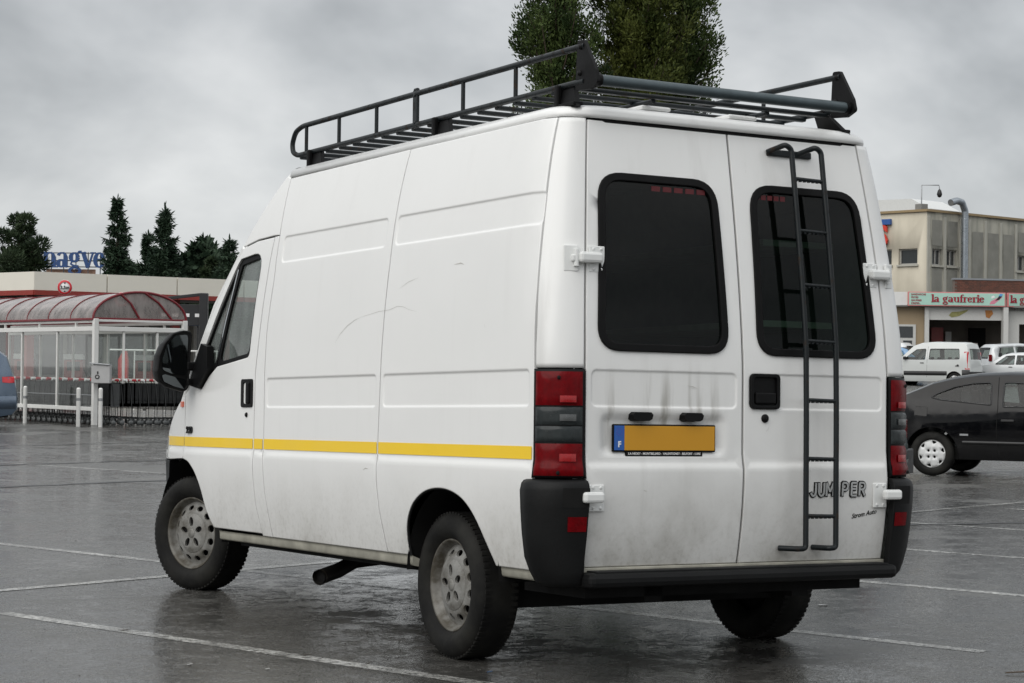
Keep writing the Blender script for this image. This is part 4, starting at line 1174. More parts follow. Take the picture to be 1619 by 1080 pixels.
def make_car(name, label, cat, L, W, prof, wheels, R, body_mat, side_glass, top_glass, belt=.9, tum=.28, group=None, hub=HUBW, detail=True,
             handles=(), seams=(), trims=(), lamps=(), mirrors=(), patches=(), sill=.22, glassm=None, wheelw=.19):
    root = thing(name, label, cat, group=group)
    sx = carside(L, W, belt, tum)
    GM = glassm or CARGL
    prof_o = prof
    # side outline: top profile then the sill with wheel arches
    bot = []
    ar = R + .06
    for wy in wheels[::-1]:
        n = 14
        a0 = math.asin(max(-1, min(1, (sill - R) / ar)))
        for k in range(n + 1):
            a = a0 + (pi - 2 * a0) * k / n
            bot.append((wy + ar * cos(a), R + ar * sin(a)))
    pl = list(prof_o)                                       # rear bottom -> front bottom
    outline = pl + bot
    body = MB(); side = MB()
    panel(side, outline, lambda y, z: (-sx(y, z), y, z), INX, [g for g in side_glass], (), .16 if detail else .3, .014, .008 if detail else 0, .1 if detail else .25)
    body.join(side).join(side.mirror())
    # top skin
    P = densify(pl, .12 if detail else .3)
    P = []
    gl_rows = {}
    for i in range(len(pl) - 1):
        a, b = pl[i], pl[i + 1]; n = max(1, int(math.hypot(b[0] - a[0], b[1] - a[1]) / (.10 if detail else .25)))
        for k in range(n): P.append((a[0] + (b[0] - a[0]) * k / n, a[1] + (b[1] - a[1]) * k / n, i))
    P.append((*pl[-1], len(pl) - 2))
    T = [-1, -.985, -.955, -.90, -.82, -.6, -.3, 0, .3, .6, .82, .90, .955, .985, 1]
    rows = []
    for i, (y, z, si) in enumerate(P):
        q0 = P[max(i - 1, 0)]; q1 = P[min(i + 1, len(P) - 1)]
        t = Vector((q1[0] - q0[0], q1[1] - q0[1])).normalized(); n = Vector((-t.y, t.x))
        w_ = sx(y, z)
        rows.append([(w_ * tt, y + n.x * .05 * (1 - abs(tt) ** 5), z + n.y * .05 * (1 - abs(tt) ** 5)) for tt in T])
    glasses = {}
    for i in range(len(P) - 1):
        g = None
        for k, (i0, i1, nm) in enumerate(top_glass):
            if i0 <= P[i][2] < i1: g = k
        if g is None: body.grid([rows[i], rows[i + 1]])
        else:
            body.grid([rows[i][:5], rows[i + 1][:5]]); body.grid([rows[i][-5:], rows[i + 1][-5:]])
            glasses.setdefault(g, MB()).grid([rows[i][4:-4], rows[i + 1][4:-4]])
    bo = body.build('body', body_mat, root)
    for g, m in glasses.items(): m.build(top_glass[g][2], GM, root)
    for g in side_glass:
        for s in (0, 1):
            m = MB(); panel(m, inset(ccw(g), .012), lambda y, z: (-sx(y, z) + .012, y, z), INX, (), (), .4, 0, 0)
            (m.mirror() if s else m).build('side_window', GM, root)
            if detail:
                m = MB(); panel(m, inset(ccw(g), -.004), lambda y, z: (-sx(y, z) - .0005, y, z), INX, [inset(ccw(g), .014)], (), .6, .016, 0)
                (m.mirror() if s else m).build('window_trim', BLKTRIM, root)
    for y, z in handles:
        for s in (0, 1):
            m = MB(); m.bbox((-sx(y, z) - .008, y, z), (.03, .17, .035), .01); (m.mirror() if s else m).build('door_handle', BLKTRIM, root)
    for pts in seams:
        for s in (0, 1):
            m = MB(); m.grid([[(-sx(y, z) - .0015, y + k, z + k * .3) for k in (-.004, .004)] for y, z in densify(pts + pts[::-1], .12)[:max(2, len(densify(pts + pts[::-1], .12)) // 2 + 1)]])
            (m.mirror() if s else m).build('door_seam', DARK, root)
    for y0, y1, z0, z1, mt, out in trims:
        for s in (0, 1):
            m = MB(); N = max(2, int((y1 - y0) / .15)); rows = []
            for i in range(N + 1):
                y = y0 + (y1 - y0) * i / N
                rows.append([(-sx(y, z0) + .01, y, z0), (-sx(y, z0) - out, y, z0 + .008), (-sx(y, z1) - out, y, z1 - .008), (-sx(y, z1) + .01, y, z1)])
            m.grid(rows); m.add(rows[0], [(0, 1, 2, 3)], False); m.add(rows[-1], [(3, 2, 1, 0)], False)
            (m.mirror() if s else m).build('side_trim', mt, root)
    for poly, mt, nm, out in patches:                # flat pieces set on both flanks
        for s in (0, 1):
            m = MB(); m.prism(poly, lambda y, z: (-sx(y, z) - out, y, z), lambda y, z: (-sx(y, z) + .02, y, z)); (m.mirror() if s else m).build(nm, mt, root)
    for c, dms, mt, nm in lamps:                     # boxes on the ends, given for the left half
        for s in (0, 1):
            if s and abs(c[0]) < 1e-6: continue
            m = MB(); m.bbox(c, dms, .012); (m.mirror() if s else m).build(nm, mt, root)
    for y, z in mirrors:
        for s in (0, 1):
            m = MB(); m.bbox((-sx(y, z) - .10, y, z + .02), (.20, .10, .14), .035); (m.mirror() if s else m).build('door_mirror', BLKTRIM, root)
    # floor, seats
    m = MB(); m.box((0, L / 2, .30), (W * .86, L * .92, .16)); m.box((0, L * .62, .62), (W * .8, .5, .5)) ; 
    for wy in wheels:
        for s in (-1, 1): m.grid([[(s * x_, wy + (R + .075) * cos(pi * k / 16), R + (R + .075) * sin(pi * k / 16)) for k in range(17)] for x_ in (W / 2 - .035, W / 2 - .36)])
    m.build('floor_pan', DARK, root)
    for y in (L * .33, L * .53):
        for s in (-1, 1):
            m = MB(); m.bbox((s * W * .22, y, .62), (W * .30, .5, .2), .06); m.bbox((s * W * .22, y - .24, .88), (W * .29, .14, .50), .05); m.bbox((s * W * .22, y - .27, 1.18), (W * .15, .09, .15), .035)
            m.build('car_seat', SEATM, root)
    wm = None
    for wy in wheels:
        for s in (-1, 1):
            e = bpy.data.objects.new('wheel', None); COL.objects.link(e); e.parent = root; e.empty_display_size = .2
            e.location = (s * (W / 2 - wheelw / 2 - .015), wy, R); e.rotation_euler = (0 if s > 0 else 0, 0, 0 if s > 0 else pi)
            if wm is None:
                h = wheelw / 2; rim = R * .66
                t = MB(); t.lathe([(rim - .01, h - .03), (rim, h - .008), (rim + .02, h), (R - .03, h - .006), (R, h - .035), (R, -h + .035), (R - .03, -h + .006), (rim, -h), (rim - .01, -h + .03)], 40 if detail else 20)
                wm = [t.build('tyre', TYRE, e)]
                d = MB(); d.lathe([(.001, h - .065), (rim, h - .065), (rim, h - .02)], 24); wm.append(d.build('rim_shadow', DARK, e))
                c = MB(); n = 40 if detail else 20
                oc = [((rim - .006) * cos(2 * pi * k / n), (rim - .006) * sin(2 * pi * k / n)) for k in range(n)]
                H = []
                if detail:
                    for k in range(6):
                        a = 2 * pi * k / 6 + .35
                        H.append(rounded([(rim * .90 * cos(a - .30), rim * .90 * sin(a - .30)), (rim * .92 * cos(a + .18), rim * .92 * sin(a + .18)), (rim * .66 * cos(a + .02), rim * .66 * sin(a + .02))], .015, 3))
                    for k in range(4):
                        a = 2 * pi * k / 4 + pi / 4
                        H.append([(rim * .30 * cos(a) + .018 * cos(b), rim * .30 * sin(a) + .018 * sin(b)) for b in [2 * pi * q / 10 for q in range(10)]])
                panel(c, oc, lambda u, v: (h - .010 - .02 * (math.hypot(u, v) / rim) ** 3 + .0, u, v), Vector((-1, 0, 0)), H, (), .05, .02, 0, .06)
                wm.append(c.build('wheel_cover', hub, e))
            else:
                for o in wm:
                    q = o.copy(); COL.objects.link(q); q.parent = e
    return root
def park(root, a, d, h, z=None):
    q = vw(a, d, gz(a, d) if z is None else z); root.location = q; root.rotation_euler = (0, 0, heading(h))

# black three-door coupe: rear flank at the right edge of the picture
COUPE = [(.10, .24), (.02, .34), (-.02, .50), (0, .64), (.05, .82), (.12, .955), (.30, 1.01), (.50, 1.105), (.72, 1.215), (1.0, 1.295), (1.3, 1.345), (1.7, 1.365), (2.1, 1.36), (2.42, 1.325), (2.85, 1.11), (3.12, .965), (3.55, .875), (3.90, .77), (4.08, .66), (4.15, .50), (4.12, .30), (4.05, .22)]
COUPE = [(y, z - .045 * max(0, (z - 1.0) / .36)) for y, z in COUPE]
g1 = rounded([(.705, 1.015), (.80, 1.075), (1.02, 1.165), (1.26, 1.215), (1.50, 1.227), (1.52, .925), (.86, .985)], [.03, .03, .05, .05, .03, .02, .03], 3)
g2 = rounded([(1.655, 1.230), (2.10, 1.220), (2.38, 1.180), (2.88, .915), (1.66, .905)], [.03, .05, .05, .04, .03], 3)
blk = make_car('parked_car', 'black three-door coupe with white wheel covers', 'car', 4.15, 1.70, COUPE, (.74, 3.28), .288, plain('black_paint', (.0028, .0028, .0036), .10, var=.1, spec=.34), [g1, g2],
    [(6, 9, 'rear_window'), (13, 15, 'windscreen')], belt=.90, tum=.36, handles=[(1.73, .735)], seams=[[(1.585, 1.29), (1.60, .90), (1.585, .60), (1.62, .30)], [(2.98, .90), (3.0, .5), (2.92, .28)]],
    trims=[(1.15, 2.75, .42, .47, plain('black_strip', (.010, .010, .011), .35), .012)], mirrors=[(2.72, .95)],
    patches=[(rectpts(.60, .835, .085, .065, .02), plain('black_flap', (.0036, .0036, .0044), .12, var=.1, spec=.34), 'fuel_flap', .0025), (rectpts(1.17, .545, .055, .012, .004), GREYM, 'side_badge', .004)],
    lamps=[((-.62, .03, .80), (.34, .12, .14), REDL, 'tail_light'), ((-.55, 4.08, .66), (.38, .14, .12), plain('lamp_clear', (.6, .62, .62), .1, coat=.8), 'headlight')])
hb = Vector((.894, -.447))
rw = Vector((0, 0)); c_ = (Vector((12.904, 13.104)) - Vector((CAM.x, CAM.y)))
ca, cdp = c_.x * RGT.x + c_.y * RGT.y, c_.x * FWD.x + c_.y * FWD.y
rt = Vector((hb.y, -hb.x))
o_ = Vector((ca, cdp)) - rt * .74 - hb * .74
park(blk, o_.x, o_.y, (hb.x, hb.y), 0)
# dark green car whose rear corner shows between the van and the coupe
HATCH = [(.12, .26), (.03, .34), (0, .50), (.02, .62), (.06, .80), (.10, .95), (.30, 1.12), (.55, 1.33), (.80, 1.40), (1.4, 1.43), (1.9, 1.42), (2.25, 1.36), (2.75, 1.06), (2.95, .97), (3.4, .90), (3.70, .80), (3.86, .64), (3.90, .45), (3.84, .24)]
hg1 = rounded([(.50, .98), (.72, 1.24), (1.05, 1.31), (1.10, .95)], .04, 3); hg2 = rounded([(1.20, 1.32), (1.95, 1.32), (2.18, 1.27), (2.68, .97), (1.22, .95)], .04, 3)
grn = make_car('parked_car', 'dark green hatchback mostly hidden behind the white van', 'car', 3.9, 1.66, HATCH, (.62, 3.10), .28, paint('dark_green_paint', (.012, .030, .030), .7, .35), [hg1, hg2], [(5, 8, 'rear_window'), (11, 13, 'windscreen')], belt=.93,
    trims=[(.02, .34, .37, .58, BLKTRIM, .025)], lamps=[((-.62, .065, .78), (.30, .06, .19), REDL, 'tail_light'), ((0, .02, .47), (1.40, .12, .24), BLKTRIM, 'rear_bumper')],
    patches=[([(.05, .69), (.20, .70), (.19, .87), (.09, .87)], REDL, 'tail_light', .006)])
park(grn, 3.66, 19.6, (-.93, .36), 0)
# white leisure van in the middle distance
KANG = [(.10, .30), (.0, .42), (.0, .60), (.03, .95), (.06, 1.15), (.14, 1.60), (.20, 1.78), (.40, 1.84), (1.6, 1.86), (2.2, 1.82), (2.55, 1.70), (3.05, 1.22), (3.25, 1.10), (3.65, .98), (3.88, .82), (3.98, .60), (3.98, .42), (3.92, .26)]
kg1 = rounded([(.42, 1.16), (.48, 1.60), (1.78, 1.60), (1.80, 1.14)], .06, 3); kg2 = rounded([(1.96, 1.14), (1.95, 1.60), (2.38, 1.57), (2.95, 1.14)], .06, 3)
SILV = paint('pale_silver_paint', (.56, .58, .59), .7, .35, .2)
kan = make_car('leisure_van', 'white boxy leisure van with black side strip in front of the snack kiosk', 'car', 3.98, 1.68, KANG, (.66, 3.26), .30, paint('silver_white', (.58, .60, .59)), [kg1, kg2], [(4, 5, 'rear_window'), (10, 11, 'windscreen')], belt=1.08, tum=.17,
    handles=[(2.1, 1.0), (.52, .88)], seams=[[(1.87, 1.7), (1.88, .4)]], trims=[(.98, 2.92, .48, .66, BLKTRIM, .02), (.02, .32, .36, .72, BLKTRIM, .02)], mirrors=[(2.85, 1.18)], group='cars parked in front of the kiosk',
    lamps=[((-.70, .12, 1.12), (.06, .05, .66), plain('red_lamp_far', (.55, .02, .03), .2, coat=.5), 'tail_light'), ((0, .0, .50), (1.6, .10, .30), BLKTRIM, 'rear_bumper'), ((0, .012, .93), (.44, .05, .12), ORANGE, 'number_plate')],
    patches=[([(.03, .74), (.20, .74), (.27, 1.48), (.10, 1.48)], plain('red_lamp_far', (.55, .02, .03), .2, coat=.5), 'tail_light', .006), ([(.50 + .05 * cos(k * .7), .90 + .05 * sin(k * .7)) for k in range(9)], BLKTRIM, 'fuel_cap', .004)])
kan_h = (-.82, .57)
park(kan, 19.52, 86.6, kan_h)
# lower-detail cars further away
EST = [(.10, .28), (.0, .40), (.0, .62), (.05, .92), (.28, 1.36), (.45, 1.42), (1.6, 1.46), (2.3, 1.43), (2.6, 1.36), (3.15, .98), (3.9, .86), (4.25, .70), (4.30, .45), (4.22, .24)]
eg = [rounded([(.40, 1.0), (.58, 1.32), (1.22, 1.35), (1.25, .97)], .03, 2), rounded([(1.32, .97), (1.30, 1.35), (2.0, 1.36), (2.02, .96)], .03, 2), rounded([(2.1, .96), (2.09, 1.36), (2.46, 1.33), (2.95, .96)], .03, 2)]
est = make_car('estate_car', 'silver estate car just right of the white leisure van', 'car', 4.3, 1.70, EST, (.85, 3.45), .30, SILV, eg, [(3, 4, 'rear_window'), (8, 9, 'windscreen')], group='cars parked in front of the kiosk',
    handles=[(1.45, .86), (2.25, .86)], lamps=[((-.74, .06, .95), (.14, .12, .30), REDL, 'tail_light'), ((0, .0, .5), (1.5, .1, .22), BLKTRIM, 'rear_bumper')])
park(est, 23.5, 87.0, (-.86, .50))
MPV = [(.10, .28), (.0, .40), (.0, .62), (.05, .95), (.22, 1.45), (.40, 1.58), (1.6, 1.65), (2.3, 1.60), (2.6, 1.50), (3.4, 1.02), (3.8, .92), (4.15, .72), (4.25, .45), (4.18, .24)]
mg = [rounded([(.42, 1.05), (.55, 1.45), (1.25, 1.52), (1.28, 1.02)], .03, 2), rounded([(1.36, 1.02), (1.34, 1.52), (2.15, 1.52), (2.17, 1.0)], .03, 2), rounded([(2.26, 1.0), (2.25, 1.51), (2.56, 1.45), (3.2, 1.0)], .03, 2)]
kw = dict(group='cars parked in front of the kiosk')
mp = make_car('people_carrier', 'light silver people carrier behind the silver estate car', 'car', 4.25, 1.75, MPV, (.8, 3.45), .30, SILV, mg, [(3, 4, 'rear_window'), (8, 9, 'windscreen')], detail=False, lamps=[((-.76, .06, 1.0), (.12, .12, .3), REDL, 'tail_light')], **kw)
park(mp, 21.4, 94.0, (.97, .24))
bl = make_car('parked_car', 'light blue car showing its glass beside the leisure van bonnet', 'car', 3.9, 1.66, HATCH, (.62, 3.10), .28, paint('light_blue_paint', (.16, .30, .48)), [hg1, hg2], [(5, 8, 'rear_window'), (11, 13, 'windscreen')], belt=.93, detail=False, lamps=[((-.68, .03, .78), (.26, .12, .2), REDL, 'tail_light')], **kw)
park(bl, 18.75, 94.0, (-.80, .60))
wh = make_car('parked_car', 'white car roof behind the light blue car', 'car', 4.25, 1.75, MPV, (.8, 3.45), .30, paint('car_white', (.70, .71, .71)), mg, [(3, 4, 'rear_window'), (8, 9, 'windscreen')], detail=False, lamps=[((-.76, .06, 1.0), (.12, .12, .3), REDL, 'tail_light')], **kw)
park(wh, 19.3, 99.0, (-.85, .52))
w2 = make_car('parked_car', 'white hatchback just behind the roof of the black coupe', 'car', 3.9, 1.66, HATCH, (.62, 3.10), .28, paint('car_white', (.70, .71, .71)), [hg1, hg2], [(5, 8, 'rear_window'), (11, 13, 'windscreen')], belt=.93, detail=False,
    lamps=[((-.68, .03, .78), (.26, .12, .2), REDL, 'tail_light'), ((-.02, .95, 1.485), (.10, .30, .11), BLKTRIM, 'roof_aerial')])
park(w2, 12.9, 50.5, (.93, .36))
# blue-grey people carrier cut by the left edge
pc = make_car('people_carrier', 'metallic blue-grey people carrier at the left edge beside the trolley shelter', 'car', 4.28, 1.75, MPV, (.8, 3.48), .31, paint('blue_grey_paint', (.085, .125, .18), .8, .3, .35), mg, [(3, 4, 'rear_window'), (8, 9, 'windscreen')],
    lamps=[((-.60, .085, .99), (.30, .06, .11), plain('red_lamp_far', (.55, .02, .03), .2, coat=.5), 'tail_light')], trims=[(.02, .62, .40, .66, paint('blue_grey_bumper', (.08, .115, .165), .8, .3, .3), .022)],
    patches=[([(.05, .93), (.16, .925), (.30, .94), (.31, 1.05), (.16, 1.06), (.07, 1.055)], plain('red_lamp_far', (.55, .02, .03), .2, coat=.5), 'tail_light', .008)], seams=[[(1.31, 1.02), (1.30, .55), (1.2, .30)], [(2.2, 1.0), (2.2, .30)]], handles=[(1.45, .90), (2.32, .90)])
park(pc, -10.36, 42.9, (-.95, -.31), 0)

# ------------------------------------------------------------------ trees
def leaf_mat(name, c0, c1, sc=.5):
    m, nt, b = pbsdf(name)
    f = noise(nt, sc, 4, .6); f2 = noise(nt, 9, 2, .6, loc=(3, 3, 3))
    k = nodemath(nt, 'ADD', nodemath(nt, 'MULTIPLY', f, .6), nodemath(nt, 'MULTIPLY', f2, .4))
    nt.links.new(mixc(nt, maprange(nt, k, .36, .64), c0, c1), b.inputs['Base Color'])
    b.inputs['Roughness'].default_value = .65; b.inputs['Specular IOR Level'].default_value = .25
    return m
BARK = plain('bark', (.075, .055, .04), .9, var=.4, scale=8, bmp=.5)
SPRUCE = leaf_mat('spruce_needles', (.012, .028, .017), (.036, .062, .034))
PINE = leaf_mat('pine_needles', (.014, .030, .015), (.048, .070, .032))
CYP = leaf_mat('cypress_leaves', (.020, .040, .010), (.085, .120, .032), .8)
CYP2 = leaf_mat('olive_cypress_leaves', (.030, .046, .008), (.120, .138, .030), .8)
class Cards:
    def __init__(s): s.v = []; s.f = []
    def card(s, p, d, up, l, w_):
        d = d.normalized(); sd = d.cross(up)
        if sd.length < 1e-4: sd = Vector((1, 0, 0))
        sd.normalize(); o = len(s.v)
        s.v += [tuple(p - sd * w_ * .35), tuple(p + sd * w_ * .35), tuple(p + d * l * .6 + sd * w_ * .5), tuple(p + d * l), tuple(p + d * l * .6 - sd * w_ * .5)]
        s.f.append((o, o + 1, o + 2, o + 3, o + 4))
    def build(s, name, mat, parent):
        me = bpy.data.meshes.new(name); me.from_pydata(s.v, [], s.f); me.materials.append(mat); me.update()
        o = bpy.data.objects.new(name, me); COL.objects.link(o); o.parent = parent; return o
def rv(r): 
    while True:
        q = Vector((r.uniform(-1, 1), r.uniform(-1, 1), r.uniform(-1, 1)))
        if .05 < q.length < 1: return q.normalized()
def spruce(label, a, d, h, rad, seed, group, base=.4, dens=1.0):
    r = random.Random(seed); root = thing('spruce_tree', label, 'tree', vw(a, d, gz(a, d)), 0, group)
    t = MB(); t.tube([(0, 0, -.2), (0, 0, h * .5), (0, 0, h * .98)], [.02 * h, .013 * h, .01], 8); t.build('trunk', BARK, root)
    c = Cards(); z = base
    while z < h - .15:
        f = 1 - z / h; R_ = rad * (f ** .85) + .12
        nb = int(5 + 4 * f)
        for k in range(nb):
            az = r.uniform(0, 2 * pi); L_ = R_ * r.uniform(.55, 1.15)
            dr_ = Vector((cos(az), sin(az), 0)); droop = -.28 * f + .25 * (1 - f)
            n = max(4, int(L_ * 9 * dens))
            for j in range(n):
                s = (j + r.random()) / n
                p = dr_ * L_ * s + Vector((0, 0, z + droop * L_ * s + .12 * L_ * s * s))
                for q in range(9):
                    dd_ = (dr_ * .7 + rv(r) * .8 + Vector((0, 0, -.15)))
                    c.card(p, dd_, rv(r), r.uniform(.22, .44), r.uniform(.05, .09))
        z += r.uniform(.16, .30)
    for q in range(6): c.card(Vector((0, 0, h - .3 * q * .3)), Vector((r.uniform(-.3, .3), r.uniform(-.3, .3), 1)), rv(r), .35, .1)
    c.build('crown', SPRUCE, root); return root
def pine(label, a, d, h, rad, seed, group, clumps=26, name='pine_tree', mat=None, zmin=.22, size=1.0):
    r = random.Random(seed); root = thing(name, label, 'tree', vw(a, d, gz(a, d)), 0, group)
    t = MB(); t.tube([(0, 0, -.2), (.1, 0, h * .4), (0, .1, h * .9)], [.025 * h, .018 * h, .03], 8)
    c = Cards()
    for k in range(clumps):
        f = r.uniform(zmin, .97); prof_ = rad * min(1.0, (1.05 - f) * 1.9) ** .7
        az = r.uniform(0, 2 * pi); q = prof_ * sqrt(r.random())
        ctr = Vector((cos(az) * q, sin(az) * q, f * h)); cr_ = rad * r.uniform(.22, .38) * (1.1 - .4 * f)
        t.tube([(0, 0, f * h * .85), tuple(ctr)], [.05, .02], 5)
        for j in range(int(420 * size)):
            n = rv(r); p = ctr + Vector((n.x * cr_, n.y * cr_, n.z * cr_ * .7)) * r.uniform(.45, 1.0)
            c.card(p, n + Vector((0, 0, .5)) + rv(r) * .5, rv(r), r.uniform(.18, .36), r.uniform(.045, .085))
    t.build('trunk', BARK, root); c.build('crown', mat or PINE, root); return root
def cypress(label, a, d, h, r0, r1, seed, mat, gaps, n, group):
    """upright evergreen: limbs rise from the trunk and carry sprays; gaps is the share of space left open"""
    r = random.Random(seed); root = thing('cypress_tree', label, 'tree', vw(a, d, gz(a, d)), 0, group)
    t = MB(); t.tube([(0, 0, -.2), (.05, .05, h * .5), (0, 0, h * .97)], [.20, .13, .02], 9); c = Cards()
    def rad(z):
        f = z / h
        return (r0 + (r1 - r0) * f) * min(1, (1.0 - f) * 5) ** .6 * (.65 + .35 * min(1, f * 6))
    nb = 150
    per = n // nb
    for k in range(nb):
        z0 = 2.0 + (h - 2.6) * (k + r.random()) / nb
        az = r.uniform(0, 2 * pi); R_ = rad(z0) * r.uniform(.65, 1.0)
        rise_ = r.uniform(.7, 1.5) * R_
        pts = [Vector((0, 0, z0 - .25)), Vector((cos(az) * R_ * .45, sin(az) * R_ * .45, z0 + rise_ * .25)), Vector((cos(az) * R_, sin(az) * R_, z0 + rise_))]
        t.tube(pts, [.035, .022, .008], 5, cap=False)
        ncl = 7
        for q in range(ncl):
            s = (q + .8) / ncl
            b = pts[0] * (1 - s) ** 2 + pts[1] * 2 * s * (1 - s) + pts[2] * s * s
            b = b + rv(r) * .16
            if r.random() < gaps: continue
            cs = r.uniform(.20, .40) * (1.15 - .2 * s)
            for j in range(max(4, per // ncl)):
                n_ = rv(r); p = b + Vector((n_.x * cs, n_.y * cs, n_.z * cs * 1.3)) * r.uniform(.3, 1)
                c.card(p, n_ * .6 + Vector((cos(az) * .3, sin(az) * .3, .8)) + rv(r) * .5, rv(r), r.uniform(.06, .13), r.uniform(.028, .055))
    t.build('trunk', BARK, root); c.build('crown', mat, root); return root
G1 = 'evergreens behind the parked van'
cypress('tall loose evergreen behind the roof rack, sky showing through its twigs', 1.10, 55, 15.8, 1.80, 1.05, 3, CYP, .24, 120000, G1)
cypress('dense olive-green evergreen standing between two looser ones', 3.40, 56, 16.5, 1.75, .95, 5, CYP2, .03, 170000, G1)
cypress('slim open evergreen with gaps at the right of the group', 4.60, 57, 15.5, 1.50, .75, 9, CYP, .24, 90000, G1)
G2 = 'conifers behind the filling station'
pine('bushy dark pine left of the blue roof letters', -28.35, 118, 9.9, 2.45, 11, G2, 46)
pine('low wide pine at the left edge of the tree row', -30.6, 121, 8.2, 2.6, 12, G2, 30)
spruce('tallest narrow spruce just right of the blue roof letters', -23.1, 120, 11.0, 1.75, 21, G2)
spruce('second tallest spruce in the middle of the tree row', -20.5, 121, 10.7, 2.0, 22, G2)
spruce('shorter spruce left of the second tallest spruce', -22.0, 124, 9.2, 1.9, 23, G2)
spruce('short grey-green spruce right of the second tallest spruce', -19.4, 125, 8.6, 1.9, 24, G2)
pine('small round pine between two spruces', -18.2, 122, 8.3, 1.5, 13, G2, 18)
spruce('broad spruce nearest the van windscreen', -16.7, 121, 8.8, 2.1, 25, G2)
spruce('half hidden spruce behind the van windscreen pillar', -15.0, 126, 8.0, 2.2, 26, G2)
r_ = random.Random(5); c = Cards(); q0 = vw(-24, 127)
for k in range(30000):
    a = r_.uniform(-36, -11); n = rv(r_); hgt = (5.2 if a > -24.6 else 3.4) + .6 * sin(a * .9) + .5 * sin(a * 2.3 + 1) + (.9 if a > -24 else 0)
    p = vw(a, 126 + r_.uniform(-1.5, 1.5), abs(r_.random()) ** .6 * hgt + 1.8) - q0; c.card(p, n + Vector((0, 0, .6)), rv(r_), r_.uniform(.35, .7), r_.uniform(.16, .32))
hd = c.build('undergrowth', SPRUCE, None); hd.location = q0; hd['kind'] = 'stuff'; hd['label'] = 'dark evergreen undergrowth behind the filling station'; hd['category'] = 'undergrowth'

# ------------------------------------------------------------------ filling station and shop sign
CREAM = plain('cream_fascia', (.74, .71, .63), .5, var=.05, scale=1.2)
REDP = plain('red_paint', (.26, .03, .022), .5, var=.15, scale=3)
WHITEW = plain('white_metal', (.70, .70, .68), .45, var=.08, scale=4)
CONC = plain('grey_concrete', (.22, .215, .20), .8, var=.2)
can = thing('station_canopy', 'cream and red flat canopy of a filling station', 'canopy')
c0 = (-17.44, 75.0); cl_ = (-22.6, 79.5); crr = (-8.2, 82.5)
def wall_seg(p, q, z0, z1, th, name, mat, par, out=0):
    a, b = vw(*p), vw(*q); t = (b - a).normalized(); n = Vector((t.y, -t.x, 0))
    m = MB(); A = a + n * out; B = b + n * out
    m.add([A + Vector((0, 0, z0)), B + Vector((0, 0, z0)), B + Vector((0, 0, z1)), A + Vector((0, 0, z1)), A - n * th + Vector((0, 0, z0)), B - n * th + Vector((0, 0, z0)), B - n * th + Vector((0, 0, z1)), A - n * th + Vector((0, 0, z1))],
          [(0, 1, 2, 3), (5, 4, 7, 6), (4, 0, 3, 7), (1, 5, 6, 2), (3, 2, 6, 7), (4, 5, 1, 0)], False)
    return m.build(name, mat, par)
ncr = 4
for i in range(ncr):
    s0, s1 = i / ncr, (i + 1) / ncr; p = tuple(c0[k] + (crr[k] - c0[k]) * s0 for k in (0, 1)); q = tuple(c0[k] + (crr[k] - c0[k]) * (s1 - .004) for k in (0, 1))
    wall_seg(p, q, 4.02, 4.69, .25, 'fascia_panel', CREAM, can); wall_seg(p, q, 3.84, 4.015, .22, 'fascia_band', REDP, can, .02)
for i in range(2):
    s0, s1 = i / 2, (i + 1) / 2; p = tuple(cl_[k] + (c0[k] - cl_[k]) * s0 for k in (0, 1)); q = tuple(cl_[k] + (c0[k] - cl_[k]) * (s1 - .004) for k in (0, 1))
    wall_seg(p, q, 4.02, 4.69, .25, 'fascia_panel', CREAM, can); wall_seg(p, q, 3.84, 4.015, .22, 'fascia_band', REDP, can, .02)
m_ = MB(); top = [vw(-22.5, 80.0), vw(-17.38, 75.5), vw(-8.3, 83.0), vw(-13, 90), vw(-27, 87)]
m_.add([p + Vector((0, 0, 4.60)) for p in top] + [p + Vector((0, 0, 4.05)) for p in top], [(0, 1, 2, 3, 4), (9, 8, 7, 6, 5)] + [(i, 5 + i, 5 + (i + 1) % 5, (i + 1) % 5) for i in range(5)], False); m_.build('canopy_roof', CONC, can)
for a, d in ((-18.3, 78.0), (-13.2, 80.5), (-20.5, 84), (-12, 86)):
    q = vw(a, d); MB().bbox((q.x, q.y, 2.02), (.30, .30, 4.05), .02).build('canopy_column', REDP, can)
def road_sign(a, d, zc, label, txt):
    q = vw(a, d); f = frame((q.x, q.y, zc), vdir(1, 0), (0, 0, 1))
    root = thing('height_limit_sign', label, 'sign', (q.x, q.y, zc), 0, 'height limit signs on the canopy')
    f = frame((0, 0, 0), vdir(1, 0), (0, 0, 1))
    for r0, r1, z, mt, nm in ((0, .27, .0, WHITEP, 'sign_disc'), (.19, .262, .02, plain('sign_red', (.55, .02, .03), .4), 'red_ring')):
        m = MB(); m.lathe([(max(r0, .001), z + .012), (r1, z + .012), (r1, z), (max(r0, .001), z)], 28, 'z'); m.xf(f); m.build(nm, mt, root)
    m = text_mb(txt, .17, .004, .004, 'CENTER'); m.v = [v + Vector((0, -.06, .026)) for v in m.v]; m.xf(f); m.build('sign_number', BLKTRIM, root)
    m = MB(); m.add([(-.04, .17, .026), (.04, .17, .026), (0, .11, .026), (-.04, -.17, .026), (.04, -.17, .026), (0, -.11, .026)], [(0, 2, 1), (3, 4, 5)], False); m.xf(f); m.build('sign_arrow', BLKTRIM, root)
road_sign(-16.3, 74.9, 4.12, 'round red and white height limit sign hanging on the cream canopy edge', '3,5m')
road_sign(-14.35, 75.6, 3.72, 'round height limit sign peeping over the shelter roof', '3,5m')
